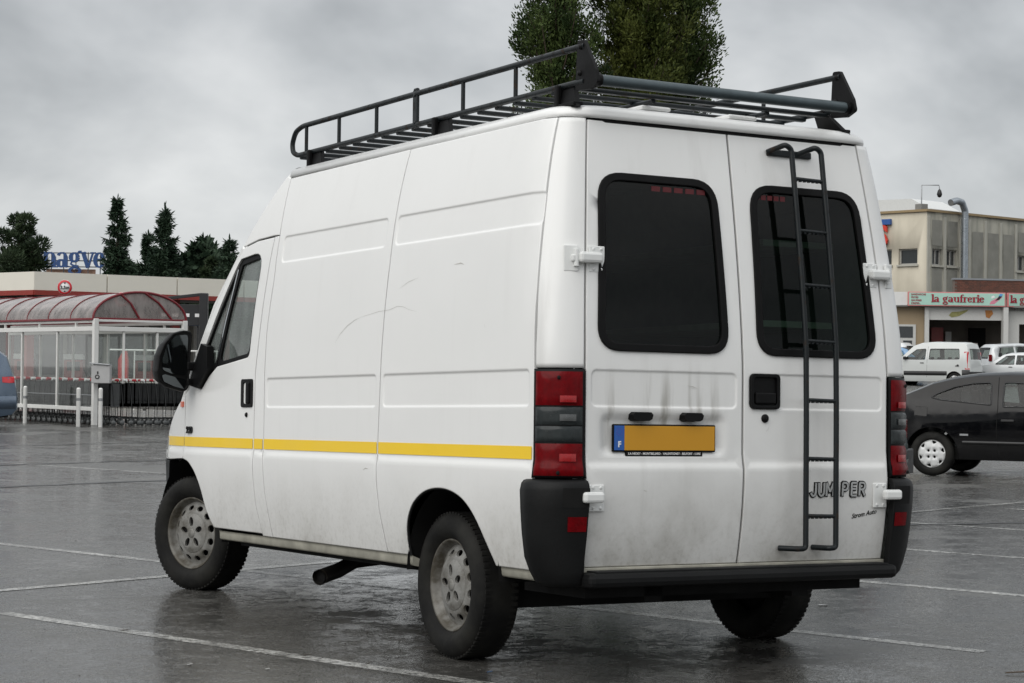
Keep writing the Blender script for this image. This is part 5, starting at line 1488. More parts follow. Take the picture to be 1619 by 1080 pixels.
# hoarding and things under the canopy
pump = None
for i, (a, d, lb) in enumerate(((-17.2, 81, 'red fuel pump seen through the left shelter panes'), (-14.6, 82, 'red fuel pump right of the shelter corner post'), (-19.4, 82, 'red fuel pump behind the blue-grey people carrier'))):
    q = vw(a, d)
    if pump is None:
        pump = thing('fuel_pump', lb, 'fuel pump', q, VROT, 'fuel pumps under the canopy')
        MB().bbox((0, 0, .75), (.75, .45, 1.5), .04).build('pump_body', REDP, pump); MB().bbox((0, -.235, 1.25), (.5, .02, .35), .01).build('pump_display', DARK, pump); MB().bbox((0, 0, 1.62), (.8, .5, .22), .03).build('pump_cap', WHITEW, pump)
        MB().tube([(.36, -.1, 1.2), (.5, -.12, .9), (.48, -.12, .4), (.40, -.1, .8)], .025, 6).build('hose', RUBBER, pump)
    else: dup(pump, lb, q, VROT)
shop = thing('station_kiosk', 'low cream and glass cashier kiosk under the canopy', 'kiosk', vw(-19.0, 84), VROT)
MB().bbox((0, 1.5, 1.5), (12, 3, 3.0), .03).build('kiosk_wall', plain('kiosk_wall', (.20, .19, .17), .7, var=.2), shop)
for k in range(7):
    MB().box((-5 + k * 1.65, -.02, 1.75), (1.35, .06, 1.7)).build('kiosk_window', plain('dark_pane', (.03, .034, .036), .1, coat=.5), shop)
for k in range(8): MB().box((-5.82 + k * 1.65, -.05, 1.5), (.16, .1, 2.9)).build('kiosk_mullion', plain('mullion_cream', (.5, .48, .42), .6), shop)
rl = thing('railing', 'white tubular railing seen through the shelter glass', 'railing', vw(-9.6, 60), VROT)
for k in range(9): MB().tube([(-1.4 + k * .3, 0, 0), (-1.4 + k * .3, 0, 1.75)], .022, 6).build('baluster', WHITEW, rl)
MB().tube([(-2.2, 0, 1.76), (1.05, 0, 1.74)], .032, 6).build('top_rail', WHITEW, rl)
lw = thing('low_wall', 'low pale wall beyond the trolley shelter', 'wall', vw(-9.2, 64), VROT); MB().bbox((0, 0, .45), (6.5, .25, .9), .02).build('wall_body', plain('pale_render', (.42, .41, .38), .8, var=.15), lw)
rb = thing('display_bin', 'slim red display stand behind the shelter glass', 'stand', vw(-12.55, 66.5), VROT)
m_ = MB(); m_.prism([(-.14, 0), (.13, 0), (.15, 1.45), (.10, 1.78), (-.02, 1.72), (-.15, 1.5)], lambda u, v: (u, -.12, v), lambda u, v: (u, .12, v)); m_.build('stand_body', plain('bin_red', (.50, .05, .05), .5), rb); MB().bbox((0, 0, .04), (.40, .36, .08), .02).build('stand_base', DARK, rb)
# height barrier gantry right of the shelter
gt = thing('height_gantry', 'black steel gantry post with arm beside the shelter roof', 'gantry', vw(-9.0, 60), VROT)
STEELB = plain('black_steel', (.012, .013, .015), .5, var=.2)
MB().bbox((0, 0, 1.72), (.24, .24, 3.44), .02).build('gantry_post', STEELB, gt); MB().bbox((-1.05, 0, 3.28), (2.0, .10, .09), .01, Matrix.Rotation(radians(-7), 3, 'Y')).build('gantry_arm', STEELB, gt)
MB().bbox((-.75, .1, 2.80), (1.7, .06, .62), .01).build('gantry_board', STEELB, gt)
for k in range(4): MB().bbox((-.18 - k * .33, .06, 2.79), (.17, .03, .10), .004).build('marker_block', WHITEP, gt)
bs = thing('blue_sign', 'small bright blue sign board beside the black gantry', 'sign', vw(-10.4, 68), VROT); MB().bbox((0, 0, 2.72), (.62, .05, .16), .01).build('sign_board', plain('sky_blue', (.06, .25, .62), .4), bs); MB().tube([(.0, .06, 0), (.0, .06, 2.7)], .03, 6).build('sign_post', STEELB, bs)
MB().bbox((0, -.03, 2.84), (.5, .02, .06), .004).build('sign_header', WHITEP, bs)
# store building and roof letters
st = thing('store_building', 'low brown store building carrying the blue roof letters', 'building', vw(-30, 142), VROT)
MB().bbox((0, 6, 3.6), (22, 12, 7.2), .05).build('store_wall', plain('store_brown', (.30, .20, .15), .8, var=.15), st)
MB().bbox((0, 6, 7.3), (22.3, 12.3, .25), .05).build('store_parapet', plain('store_parapet', (.25, .18, .14), .8, var=.15), st)
BLUEL = plain('blue_letters', (.010, .055, .19), .4, coat=.3, var=.1)
sg = thing('roof_letters', 'big blue serif letters nagve standing on a frame above the store roof', 'sign', vw(-30.6, 135), VROT)
xh = 1.02; x_ = -.25
for ch in 'nagve':
    mb, adv = serif_mb(ch, xh, .16, .012); mb.xf(Matrix.Translation((x_, -.10, 7.66)) @ Matrix.Rotation(pi / 2, 4, 'X')); mb.build('letter', BLUEL, sg, 'blue letter ' + ch); x_ += adv * .92
mt_ = plain('sign_frame', (.10, .11, .13), .5)
for z in (7.72, 8.12, 8.62): MB().bbox((1.6, .05, z), (4.6, .05, .07), .01).build('frame_rail', mt_, sg)
for k in range(6): MB().bbox((-.5 + k * .8, .12, 7.9), (.06, .06, 1.6), .01).build('frame_post', mt_, sg)
MB().bbox((1.5, .5, 7.42), (3.2, .3, .32), .02).build('sign_plinth', plain('terracotta_band', (.40, .24, .17), .7), sg)

# ------------------------------------------------------------------ trolley shelter
SC = (-9.03, 44.6); SL = (-.62, .785); SW = (.785, .62)
sq = vw(*SC); sh = thing('trolley_shelter', 'white framed glass trolley shelter with red edged barrel roof', 'shelter', sq, atan2(-vdir(*SL).x, vdir(*SL).y) )
# local frame: +y runs along the shelter (to the left and away), +x across its width
LEN, WID, EAV = 9.0, 2.18, 2.28
FRW = plain('shelter_white', (.68, .68, .66), .4, var=.1, scale=6)
SHG = glass('shelter_glass', (.88, .92, .90), .05, (.36, .36, .34))
ROOFG = glass('roof_sheet', (.58, .56, .55), .46, (.56, .51, .49), .15)
REDE = plain('shelter_red', (.16, .010, .016), .45, var=.15)
sgn = 1
def sP(x, y, z): return (x, y, z)
def beam(x0, y0, z0, x1, y1, z1, wd, name, mt):
    a, b = Vector((x0, y0, z0)), Vector((x1, y1, z1)); c = (a + b) / 2; d = b - a
    dm = (abs(d.x) + (wd if abs(d.x) < 1e-6 else 0), abs(d.y) + (wd if abs(d.y) < 1e-6 else 0), abs(d.z) + (wd if abs(d.z) < 1e-6 else 0))
    return MB().bbox(c, dm, .008).build(name, mt, sh)
bay = 1.82
ys = [0] + [bay * k for k in range(1, 6)]
for x0 in (0, WID):
    for i, y in enumerate(ys):
        if i == 0: MB().bbox((x0, y, EAV / 2 + .02), (.11, .11, EAV + .04), .012).build('corner_post', FRW, sh)
        else: MB().bbox((x0, y, 1.2), (.055, .055, 1.85), .008).build('post', FRW, sh)
    beam(x0, .06, EAV - .02, x0, LEN, EAV - .02, .06, 'eave_rail', FRW); beam(x0, .06, 2.10, x0, LEN, 2.10, .10, 'top_beam', FRW)
    beam(x0, .06, .36, x0, LEN, .36, .085, 'bottom_rail', FRW)
    for i in range(5):
        m = MB(); m.add([(x0, ys[i] + .03, .38), (x0, ys[i + 1] - .03, .38), (x0, ys[i + 1] - .03, 2.06), (x0, ys[i] + .03, 2.06)], [(0, 1, 2, 3)], False); m.build('glass_pane', SHG, sh)
        beam(x0, ys[i] + .03, .66, x0, ys[i + 1] - .03, .66, .018, 'glazing_bar', GREYM)
    for i in range(1, 6): MB().bbox((x0, bay * i - .9, 2.20), (.05, .05, .14), .006).build('eave_bracket', FRW, sh)
for y in (0.0,):
    beam(.06, y, 2.10, WID - .06, y, 2.10, .10, 'top_beam', FRW); beam(.06, y, EAV, WID - .06, y, EAV, .05, 'eave_rail', FRW)
    for x in (.68, 1.50): MB().bbox((x, y, 1.27), (.05, .05, 1.56), .008).build('post', FRW, sh)
    for x0, x1 in ((.06, .66), (.70, 1.48), (1.52, WID - .06)):
        MB().add([(x0 + .01, y, 1.0), (x1 - .01, y, 1.0), (x1 - .01, y, 2.06), (x0 + .01, y, 2.06)], [(0, 1, 2, 3)], False).build('glass_pane', SHG, sh)
RH = .60
def arcp(s): a = pi * s; return WID / 2 - (WID / 2 + .05) * cos(a), EAV + .03 + RH * sin(a)
nseg = 24
m = MB(); m.grid([[(*[arcp(k / nseg)[0]], y, arcp(k / nseg)[1]) for k in range(nseg + 1)] for y in [0.05 + (LEN - .05) * j / 12 for j in range(13)]]); m.build('roof_sheet', ROOFG, sh)
for j in range(9):
    y = .02 + j * 1.10
    MB().tube([(arcp(k / nseg)[0], y, arcp(k / nseg)[1] + .012) for k in range(nseg + 1)],   .028 if j == 0 else .013, 8).build('roof_rib', REDE, sh)
for x in (arcp(0)[0], arcp(1)[0]): MB().bbox((x, LEN / 2, EAV + .03), (.05, LEN, .05), .008).build('red_edge', REDE, sh)
MB().bbox((WID / 2, .0, EAV + .045), (WID, .04, .04), .006).build('red_edge', REDE, sh)
for x0, x1 in ((.62, .95), (1.20, 1.75)):
    f0 = x0 / WID
    z0 = EAV + .05; z1 = EAV + .03 + RH * sqrt(max(0, 1 - ((x0 - WID / 2) / (WID / 2)) ** 2))
    MB().tube([(x0, .01, z1), ((x0 + x1) / 2 + .06, .01, (z0 + z1) / 2 + .08), (x1 + .12, .01, z0)], .025, 6).build('gable_strut', REDE, sh)
m = MB(); m.add([(arcp(k / nseg)[0], .03, arcp(k / nseg)[1] - .02) for k in range(nseg + 1)], [tuple(range(nseg + 1))], False); m.build('gable_sheet', ROOFG, sh)
bx = thing('token_box', 'grey metal box with a small emblem fixed to the shelter corner post', 'box', vw(-8.97, 44.42), VROT)
MB().bbox((.12, 0, 1.12), (.40, .22, .40), .015).build('box_body', plain('box_grey', (.42, .42, .42), .5, var=.12), bx); MB().bbox((.10, -.01, 1.335), (.44, .26, .03), .01, Matrix.Rotation(radians(4), 3, 'Y')).build('box_lid', GREYM, bx)
m = MB(); m.lathe([(.03, 0), (.05, 0), (.05, .006), (.03, .006)], 12, 'y', (.05, -.118, 1.06)); m.bbox((.06, -.114, 1.15), (.03, .008, .06), .003); m.build('box_emblem', BLKTRIM, bx)
# bollards
bo = None
for a, d, lb in ((-10.86, 46.0, 'white bollard beside the blue-grey people carrier'), (-9.22, 43.85, 'white bollard left of the shelter corner post'), (-8.73, 43.75, 'white bollard right of the shelter corner post, under the grey box')):
    q = vw(a, d)
    if bo is None:
        bo = thing('bollard', lb, 'bollard', q, 0, 'white bollards before the trolley shelter'); MB().tube([(0, 0, 0), (0, 0, .80)], .045, 14).build('bollard_tube', FRW, bo); MB().lathe([(.045, .80), (.03, .825), (.001, .83)], 14, 'z').build('bollard_cap', FRW, bo); MB().lathe([(.046, .55), (.047, .56), (.047, .60), (.046, .61)], 14, 'z').build('bollard_band', GREYM, bo)
    else: dup(bo, lb, q, 0)
# nested shopping trolleys
WIRE = plain('trolley_wire', (.11, .115, .115), .4, .4, var=.15)
HANDL = plain('handle_red', (.42, .02, .03), .4)
MESHD = plain('basket_wire', (.07, .073, .074), .5, .4, var=.2)
def trolley(ha, hb):
    root = thing('shopping_trolley', 'shopping trolley', 'shopping trolley')
    # basket: wires along +y (front), handle at y = 0
    m = MB(); z0, z1 = .48, .92
    for s in (-1, 1):
        for k in range(7):
            f = k / 6; m.box((s * (.26 - .03 * f), .42, z0 + (z1 - z0) * f), (.008, .82, .008))
        for k in range(9): m.box((s * .25, .05 + k * .095, .70), (.007, .007, .44))
        m.box((s * .25, .42, .66), (.003, .80, .50))
    for k in range(7): m.box((-.24 + k * .08, .83, .70), (.007, .007, .42)); m.box((0, .83, z0 + .07 * k), (.5, .007, .007)); m.box((-.24 + k * .08, .42, z0), (.008, .8, .008))
    m.build('basket', MESHD, root)
    m = MB()
    for s in (-1, 1): m.tube([(s * .26, 0, .98), (s * .26, .06, .85), (s * .26, .10, .45), (s * .25, .10, .16), (s * .21, .85, .14)], .009, 5)
    m.build('frame', plain('trolley_frame', (.06, .062, .063), .4, .5, var=.2), root)
    m = MB(); m.tube([(-.26, -.02, .985), (-.13, -.02, .985)], .032, 7); m.tube([(.0, -.02, .985), (.13, -.02, .985)], .026, 7); m.build('handle_grip', ha, root)
    m = MB(); m.tube([(-.13, -.02, .985), (.0, -.02, .985)], .025, 7); m.tube([(.13, -.02, .985), (.26, -.02, .985)], .025, 7); m.build('handle_sleeve', hb, root)
    for x, y in ((-.24, .10), (.24, .10), (-.2, .82), (.2, .82)):
        m = MB(); m.lathe([(.001, -.015), (.05, -.015), (.06, 0), (.05, .015), (.001, .015)], 10, 'x', (x, y, .06)); m.box((x, y, .12), (.02, .03, .10)); m.build('castor', WIRE, root)
    return root
T0 = trolley(HANDL, WHITEP); T1 = trolley(WHITEP, HANDL)
sm = sh.matrix_basis.copy(); sm = Matrix.Translation(sh.location) @ Matrix.Rotation(sh.rotation_euler.z, 4, 'Z')
for row, (x0, y0, dx, dy, n, rz, lb) in enumerate(((.42, .55, 0, .27, 26, 0, 'shopping trolley nested in the near row inside the shelter'), (1.15, .55, 0, .27, 26, 0, 'shopping trolley nested in the middle row inside the shelter'),
        (.30, .12, .21, 0, 10, -pi / 2, 'shopping trolley in the short row across the shelter end'))):
    for k in range(n):
        q = sm @ Vector((x0 + dx * k, y0 + dy * k, 0))
        hand = 'red' if k % 2 == 0 else 'white'
        lab = lb.replace('shopping trolley', hand + '-handled shopping trolley')
        T = T0 if k % 2 == 0 else T1
        if row == 0 and k < 2: T.location = q; T.rotation_euler = (0, 0, sh.rotation_euler.z + rz); T['label'] = lab; T['group'] = 'nested shopping trolleys'
        else: dup(T, lab, q, sh.rotation_euler.z + rz, 'nested shopping trolleys')

# ------------------------------------------------------------------ big building and snack kiosk on the right
def make_wall(name, c0, c1, streak, sc=1.0):
    m, nt, b = pbsdf(name)
    s = maprange(nt, noise(nt, 1.1, 6, .65, stretch=(1, 1, .16)), .38, .72)
    s2 = maprange(nt, noise(nt, .5, 4, .6, loc=(2, 2, 2)), .35, .7)
    k = nodemath(nt, 'MULTIPLY', nodemath(nt, 'ADD', nodemath(nt, 'MULTIPLY', s, .65), nodemath(nt, 'MULTIPLY', s2, .35)), streak, True)
    nt.links.new(mixc(nt, k, c0, c1), b.inputs['Base Color']); b.inputs['Roughness'].default_value = .85
    return m
WCR = make_wall('cream_render', (.56, .515, .42), (.36, .33, .26), .6)
WGR = make_wall('stained_grey_render', (.34, .33, .28), (.13, .135, .12), 1.0)
WPL = plain('stained_panel', (.235, .232, .205), .85, var=.4, scale=1.2)
WPI = plain('pilaster', (.42, .41, .36), .85, var=.15, scale=2)
TRIMB = plain('roof_trim', (.30, .22, .12), .7, var=.2)
PANE = plain('window_pane', (.028, .032, .034), .12, coat=.6, var=.3)
big_b = thing('long_building', 'two-storey cream and stained grey building behind the snack kiosk', 'building')
BC = (22.47, 112.0); DL_ = Vector((-.692, .722)); DR_ = Vector((.733, .680)); ZT = 10.17
def bpt(side, s, z, out=0.0):
    d = DL_ if side == 0 else DR_
    n = Vector((-d.y, d.x)) if side == 0 else Vector((d.y, -d.x))
    q = Vector(BC) + d * s + n * out
    v = vw(q.x, q.y, z); return v
def outn(side):
    return (bpt(side, 0, 0, 1) - bpt(side, 0, 0, 0))
winL = [(.60, 1.84, 7.31, 8.18), (2.30, 3.5, 7.31, 8.18), (4.2, 5.4, 7.31, 8.18)]
winR = [(.51, 1.42, 7.28, 8.17), (1.88, 2.82, 7.28, 8.17), (8.5, 9.5, 7.28, 8.17), (14, 15, 7.28, 8.17)]
for side, wins, Lh, mt in ((0, winL, 14, WCR), (1, winR, 30, WGR)):
    m = MB(); n = outn(side)
    holes = [[(a, c), (b, c), (b, d), (a, d)] for a, b, c, d in wins]
    panel(m, [(0, .2), (Lh, .2), (Lh, ZT), (0, ZT)], lambda s, z: bpt(side, s, z), -n, holes, (), 3, .30, 0, 6)
    m.build('outer_wall', mt, big_b, 'clean cream end wall' if side == 0 else 'stained grey long wall')
    for a, b, c, d in wins:
        e = bpy.data.objects.new('window', None); COL.objects.link(e); e.parent = big_b
        m = MB()
        for (u0, u1, v0, v1) in ((a, b, c, c + .07), (a, b, d - .07, d), (a, a + .07, c + .07, d - .07), (b - .07, b, c + .07, d - .07)) + (((( a + b) / 2 - .03, (a + b) / 2 + .03, c + .07, d - .07),) if side else ()):
            q = [bpt(side, u, v, o) for o in (-.14, -.22) for u, v in ((u0, v0), (u1, v0), (u1, v1), (u0, v1))]
            m.add(q, [(0, 1, 2, 3), (4, 7, 6, 5), (0, 4, 5, 1), (2, 6, 7, 3), (0, 3, 7, 4), (1, 5, 6, 2)], False)
        m.build('frame', plain('win_frame', (.40, .39, .36), .6), e)
        m = MB(); m.add([bpt(side, u, v, -.19) for u, v in ((a, c), (b, c), (b, d), (a, d))], [(0, 1, 2, 3)], False); m.build('pane', PANE, e)
        m = MB(); q = [bpt(side, u, v, o) for o in (.10, -.14) for u, v in ((a - .08, c - .10), (b + .08, c - .10), (b + .08, c), (a - .08, c))]
        m.add(q, [(0, 1, 2, 3), (4, 7, 6, 5), (0, 4, 5, 1), (2, 6, 7, 3), (0, 3, 7, 4), (1, 5, 6, 2)], False); m.build('sill', WPI, e)
def bbox_on(side, s0, s1, z0, z1, o0, o1):
    m = MB(); q = [bpt(side, u, v, o) for o in (o1, o0) for u, v in ((s0, z0), (s1, z0), (s1, z1), (s0, z1))]
    m.add(q, [(0, 1, 2, 3), (4, 7, 6, 5), (0, 4, 5, 1), (2, 6, 7, 3), (0, 3, 7, 4), (1, 5, 6, 2)], False); return m
for s0, s1 in ((.35, 1.5), (1.8, 2.95)):
    for z0, z1 in ((8.35, 9.75),): bbox_on(1, s0 + .12, s1 - .12, z0, z1, .0, .02).build('wall_panel', WPL, big_b)
    bbox_on(1, s0 + .12, s1 - .12, 4.2, 7.05, 0, .02).build('wall_panel', WPL, big_b)
for k in range(9):
    s = 4.1 + k * 1.52
    if abs(s - 8.6) < .8: bbox_on(1, s + .15, s + 1.2, 8.35, 9.5, 0, .02).build('wall_panel', WPL, big_b); continue
    bbox_on(1, s + .15, s + 1.2, 6.55, 9.3, 0, .02).build('wall_panel', WPL, big_b)
for s in [0.02, 1.52, 3.0] + [3.85 + k * 1.52 for k in range(10)]: bbox_on(1, s, s + .22, 4.0, 9.95, 0, .05).build('pilaster', WPI, big_b)
bbox_on(0, -.05, 14, ZT, ZT + .13, -.3, .10).build('roof_trim', TRIMB, big_b); bbox_on(1, -.09, 30, ZT + .002, ZT + .13, -.3, .10).build('roof_trim', TRIMB, big_b)
m = MB(); pts = [bpt(0, 14, ZT), bpt(0, 0, ZT), bpt(1, 30, ZT), bpt(1, 30, ZT) + (bpt(0, 14, 0) - bpt(0, 0, 0))]
m.add([p - Vector((0, 0, .05)) for p in pts], [(0, 1, 2, 3)], False); m.build('flat_roof', CONC, big_b)
# roof hut and lamp
m = MB(); q = [bpt(0, u, v, o) for o in (-1.5, -4.5) for u, v in ((.9, ZT), (6, ZT), (6, ZT + .95), (2.1, ZT + .90), (.9, ZT + .3))]
m.add(q, [(0, 1, 2, 3, 4), (9, 8, 7, 6, 5)] + [(i, 5 + i, 5 + (i + 1) % 5, (i + 1) % 5) for i in range(5)], False); m.build('roof_hut', plain('hut_white', (.62, .63, .62), .6), big_b)
p = bpt(0, .5, ZT, -.2); lp = thing('floodlight', 'small floodlight on a bent pole at the roof corner', 'lamp', p)
MB().bbox((0, 0, .22), (.5, .5, .44), .03).build('lamp_base', CONC, lp)
x1 = vdir(1, 0)
MB().tube([(0, 0, .4), (0, 0, 1.48), (x1.x * .95, x1.y * .95, 1.48), (x1.x * .98, x1.y * .98, 1.25)], .035, 6).build('lamp_pole', GREYM, lp)
m = MB(); m.lathe([(.02, .28), (.10, .18), (.15, -.02), (.10, -.16), (.001, -.2)], 12, 'z', (x1.x * .98, x1.y * .98, 1.0)); m.build('lamp_head', BLKTRIM, lp)
# wall letters cut off by the van
wl_ = thing('wall_letters', 'blue bar and red figure sign high on the cream wall beside the van roof', 'sign')
bbox_on(0, 2.27, 3.6, 9.55, 9.85, .06, .22).build('blue_bar', plain('sign_blue_far', (.03, .10, .33), .4), wl_)
m = text_mb('S', 1.55, .06, .06, 'CENTER'); f = frame(bpt(0, 2.85, 8.42, .14), -(bpt(0, 1, 0) - bpt(0, 0, 0)), (0, 0, 1)); m.xf(f); m.build('red_letter', plain('sign_red_far', (.62, .05, .03), .4), wl_)
# ventilation duct
DUCT = plain('duct_metal', (.30, .33, .36), .3, .7, var=.25, scale=5)
du = thing('ventilation_duct', 'ribbed metal ventilation duct climbing the stained grey wall', 'duct')
def dp(s, z, o=.45): return tuple(bpt(1, s, z, o))
P = curve([dp(3.42, 10.72), dp(3.42, 5.9)], 6)
m = MB(); m.tube(curve([dp(1.55, 10.72), dp(2.1, 10.86), dp(2.6, 10.80), dp(2.9, 10.35), dp(2.9, 9.9)], 6), .19, 14); m.build('duct_elbow', DUCT, du)
m = MB(); N = 46; m.tube([dp(2.9, 9.95 - (9.95 - 6.55) * i / N) for i in range(N + 1)], [.18 + (.02 if i % 2 else 0) for i in range(N + 1)], 14); m.build('duct_riser', DUCT, du)
m = MB(); m.tube([dp(2.7, 6.42, .45), dp(14, 6.42, .45)], .16, 12); m.tube([dp(2.9, 6.6), dp(2.9, 6.2)], .23, 12); m.build('duct_run', DUCT, du)
# brick upstand over the kiosk
def make_brickm():
    m, nt, b = pbsdf('dark_brick'); nt.links.new(mixc(nt, maprange(nt, noise(nt, 3, 5, .6), .35, .7), (.16, .065, .045), (.085, .045, .035)), b.inputs['Base Color']); b.inputs['Roughness'].default_value = .85; return m
BRK = make_brickm(); MORT = plain('mortar', (.14, .11, .095), .9, var=.2)
kb = thing('brick_upstand', 'dark red brick wall above the snack kiosk roof', 'wall')
K0 = (22.62, 105.5); KD = Vector((.985, .17))
def kpt(s, z, o=0.0): q = Vector(K0) + KD * s + Vector((KD.y, -KD.x)) * o; return vw(q.x, q.y, z)
m = MB(); q = [kpt(u, v, o) for o in (0, -.3) for u, v in ((0, 5.2), (9, 5.2), (9, 6.17), (0, 6.17))]; m.add(q, [(0, 1, 2, 3), (4, 7, 6, 5), (0, 4, 5, 1), (2, 6, 7, 3), (0, 3, 7, 4), (1, 5, 6, 2)], False); m.build('wall_core', MORT, kb)
bme = None
ang = atan2((kpt(1, 0) - kpt(0, 0)).y, (kpt(1, 0) - kpt(0, 0)).x)
rb_ = random.Random(4)
m = MB()
for r in range(11):
    for k in range(36):
        s = k * .25 + (.125 if r % 2 else 0)
        if s > 8.9: continue
        c = kpt(s + .12, 5.26 + r * .085, .008 + rb_.uniform(-.004, .006)); m.box(c, (.235, .03, .070), Matrix.Rotation(ang, 3, 'Z'))
o = m.build('brickwork', BRK, kb); o['kind'] = 'stuff'
m = MB(); q = [kpt(u, v, o) for o in (.06, -.34) for u, v in ((-.05, 6.172), (9, 6.172), (9, 6.26), (-.05, 6.26))]; m.add(q, [(0, 1, 2, 3), (4, 7, 6, 5), (0, 4, 5, 1), (2, 6, 7, 3), (0, 3, 7, 4), (1, 5, 6, 2)], False); m.build('coping', plain('coping_grey', (.28, .30, .32), .4, .4), kb)
# snack kiosk
MINT = plain('mint_sign', (.40, .62, .53), .4, var=.05); REDT = plain('sign_crimson', (.30, .012, .03), .4); PINKF = plain('pink_frame', (.60, .22, .22), .5)
ki = thing('snack_kiosk', 'low snack kiosk with dark serving hatch under a mint sign', 'kiosk')
KA = (18.5, 102.0)
def kq(a, z, o=0.0): return vw(a, 102.0 - o, z)
def kbox(a0, a1, z0, z1, o0, o1):
    m = MB(); q = [kq(a, z, o) for o in (o1, o0) for a, z in ((a0, z0), (a1, z0), (a1, z1), (a0, z1))]
    m.add(q, [(0, 1, 2, 3), (4, 7, 6, 5), (0, 4, 5, 1), (2, 6, 7, 3), (0, 3, 7, 4), (1, 5, 6, 2)], False); return m
KBEI = make_wall('kiosk_beige', (.36, .28, .18), (.24, .18, .12), .7); KWH = plain('kiosk_white', (.55, .55, .53), .5, var=.1); KDK = plain('kiosk_interior', (.16, .14, .12), .8, var=.4, scale=2)
kbox(16.5, 20.55, .8, 4.66, -.9, -.5).build('side_wall', KBEI, ki)
kbox(20.55, 24.35, 4.02, 4.66, -.5, -.3).build('hatch_header', KWH, ki)
kbox(20.55, 24.35, .8, 2.55, -.5, -.3).build('hatch_counter', KWH, ki)
kbox(20.45, 20.66, .8, 4.66, -.4, -.2).build('hatch_post', KWH, ki); kbox(24.28, 24.52, .8, 4.66, -.4, .1).build('hatch_post', KWH, ki)
kbox(20.5, 29.5, .8, 4.66, -4.2, -3.9).build('back_wall', KDK, ki); kbox(20.5, 20.56, .8, 4.66, -3.9, -.5).build('inner_wall', KDK, ki); kbox(20.5, 29.5, 4.5, 4.66, -3.9, -.5).build('ceiling', KDK, ki)
kbox(20.56, 29.5, .8, 1.2, -3.9, -.5).build('kiosk_floor', KDK, ki)
kbox(24.52, 29.5, 3.85, 4.66, -.9, -.5).build('hatch_header', KWH, ki); kbox(24.52, 25.2, .8, 3.85, -.9, -.5).build('side_wall', KWH, ki); kbox(25.2, 29.5, .8, 2.4, -.9, -.5).build('hatch_counter', KWH, ki)
kbox(16.5, 29.5, 4.66, 4.75, -4.2, -.02).build('kiosk_roof', CONC, ki)
kbox(21.35, 21.95, 1.2, 3.7, -3.6, -3.0).build('drinks_fridge', plain('fridge_red', (.30, .03, .025), .4), ki)
kbox(22.15, 22.45, 2.9, 3.5, -3.7, -3.4).build('wall_menu', KWH, ki); kbox(23.4, 24.2, 2.7, 3.7, -3.8, -3.4).build('dark_oven', DARK, ki)
kbox(22.9, 23.3, 2.55, 2.9, -1.5, -1.2).build('display_case', plain('case_pale', (.30, .27, .26), .3), ki)
# door on the left
kbox(19.0, 20.05, .9, 3.78, -.5, -.44).build('door_frame', KWH, ki); kbox(19.1, 19.90, 3.12, 3.68, -.44, -.42).build('door_light', PANE, ki); kbox(19.42, 19.86, 1.9, 2.98, -.44, -.42).build('door_pane', PANE, ki)
m = MB(); 
for nm, mt, pts in (('painted_hotdog', plain('hotdog_green', (.28, .27, .10), .6, var=.5, scale=6), [(21.65, 4.25), (21.8, 4.15), (22.15, 4.22), (22.55, 4.45), (22.62, 4.55), (22.2, 4.45), (21.8, 4.42)]), ('painted_cone', plain('cone_orange', (.42, .17, .04), .6, var=.4, scale=6), [(23.45, 4.52), (23.80, 4.52), (23.85, 4.35), (23.66, 4.12), (23.50, 4.18)])):
    m = MB(); m.prism(pts, lambda a, z: kq(a, z, -.28), lambda a, z: kq(a, z, -.30)); m.build(nm, mt, ki)
kbox(16.5, 19.52, 4.72, 5.38, -.10, .0).build('plain_fascia', WHITEW, ki)
def shop_sign(label, p, dirv, Ls, text_x, with_list):
    root = thing('shop_sign', label, 'sign')
    xa = Vector(dirv); org = vw(p[0], p[1], 4.68); X = vdir(dirv[0], dirv[1])
    f = frame(org, X, (0, 0, 1))
    m = MB(); m.bbox((Ls / 2, .36, 0), (Ls, .70, .14), .01); m.xf(f); m.build('sign_frame', PINKF, root)
    m = MB(); m.bbox((Ls / 2, .36, .072), (Ls - .10, .60, .02), .004); m.xf(f); m.build('sign_face', MINT, root)
    mb, wd = serif_mb('la gaufrerie', .255, .02, .004); k_ = 2.62 / wd
    mb.v = [Vector((v.x * k_ + text_x, v.y + .21, v.z + .10)) for v in mb.v]; mb.xf(f); mb.build('lettering', REDT, root)
    if with_list:
        for i, s in enumerate(('SANDWICHS', 'FRITES', 'GAUFRES', 'CREPES...')):
            mb = text_mb(s, .125, .004, .003); mb.v = [v + Vector((.14, .535 - i * .145, .09)) for v in mb.v]; mb.xf(f); mb.build('menu_line', REDT, root)
        for nm, mt, pts in (('pink_ribbon', plain('picture_pink', (.62, .22, .30), .5), [(4.02, .12), (4.25, .14), (4.45, .3), (4.66, .48), (4.55, .52), (4.3, .4), (4.08, .26)]),
                            ('dark_patch', BLKTRIM, [(4.30, .30), (4.50, .36), (4.64, .52), (4.52, .58), (4.42, .44)]), ('blue_patch', plain('picture_blue', (.10, .32, .62), .5), [(4.48, .54), (4.62, .52), (4.68, .62), (4.54, .66)]), ('white_patch', WHITEP, [(4.12, .40), (4.30, .48), (4.22, .56), (4.10, .50)])):
            m = MB(); zz_ = {'pink_ribbon': .086, 'dark_patch': .092, 'blue_patch': .096, 'white_patch': .089}[nm]; m.prism(pts, lambda u, v: (u, v, zz_), lambda u, v: (u, v, .07)); m.xf(f); m.build(nm, mt, root)
    return root
shop_sign('mint green la gaufrerie sign with menu list over the serving hatch', (19.55, 101.95), (1, 0), 4.82, 1.15, True)
shop_sign('mint green la gaufrerie sign on the angled side, cut by the right edge', (24.47, 101.95), (.93, .37), 4.8, .12, False)

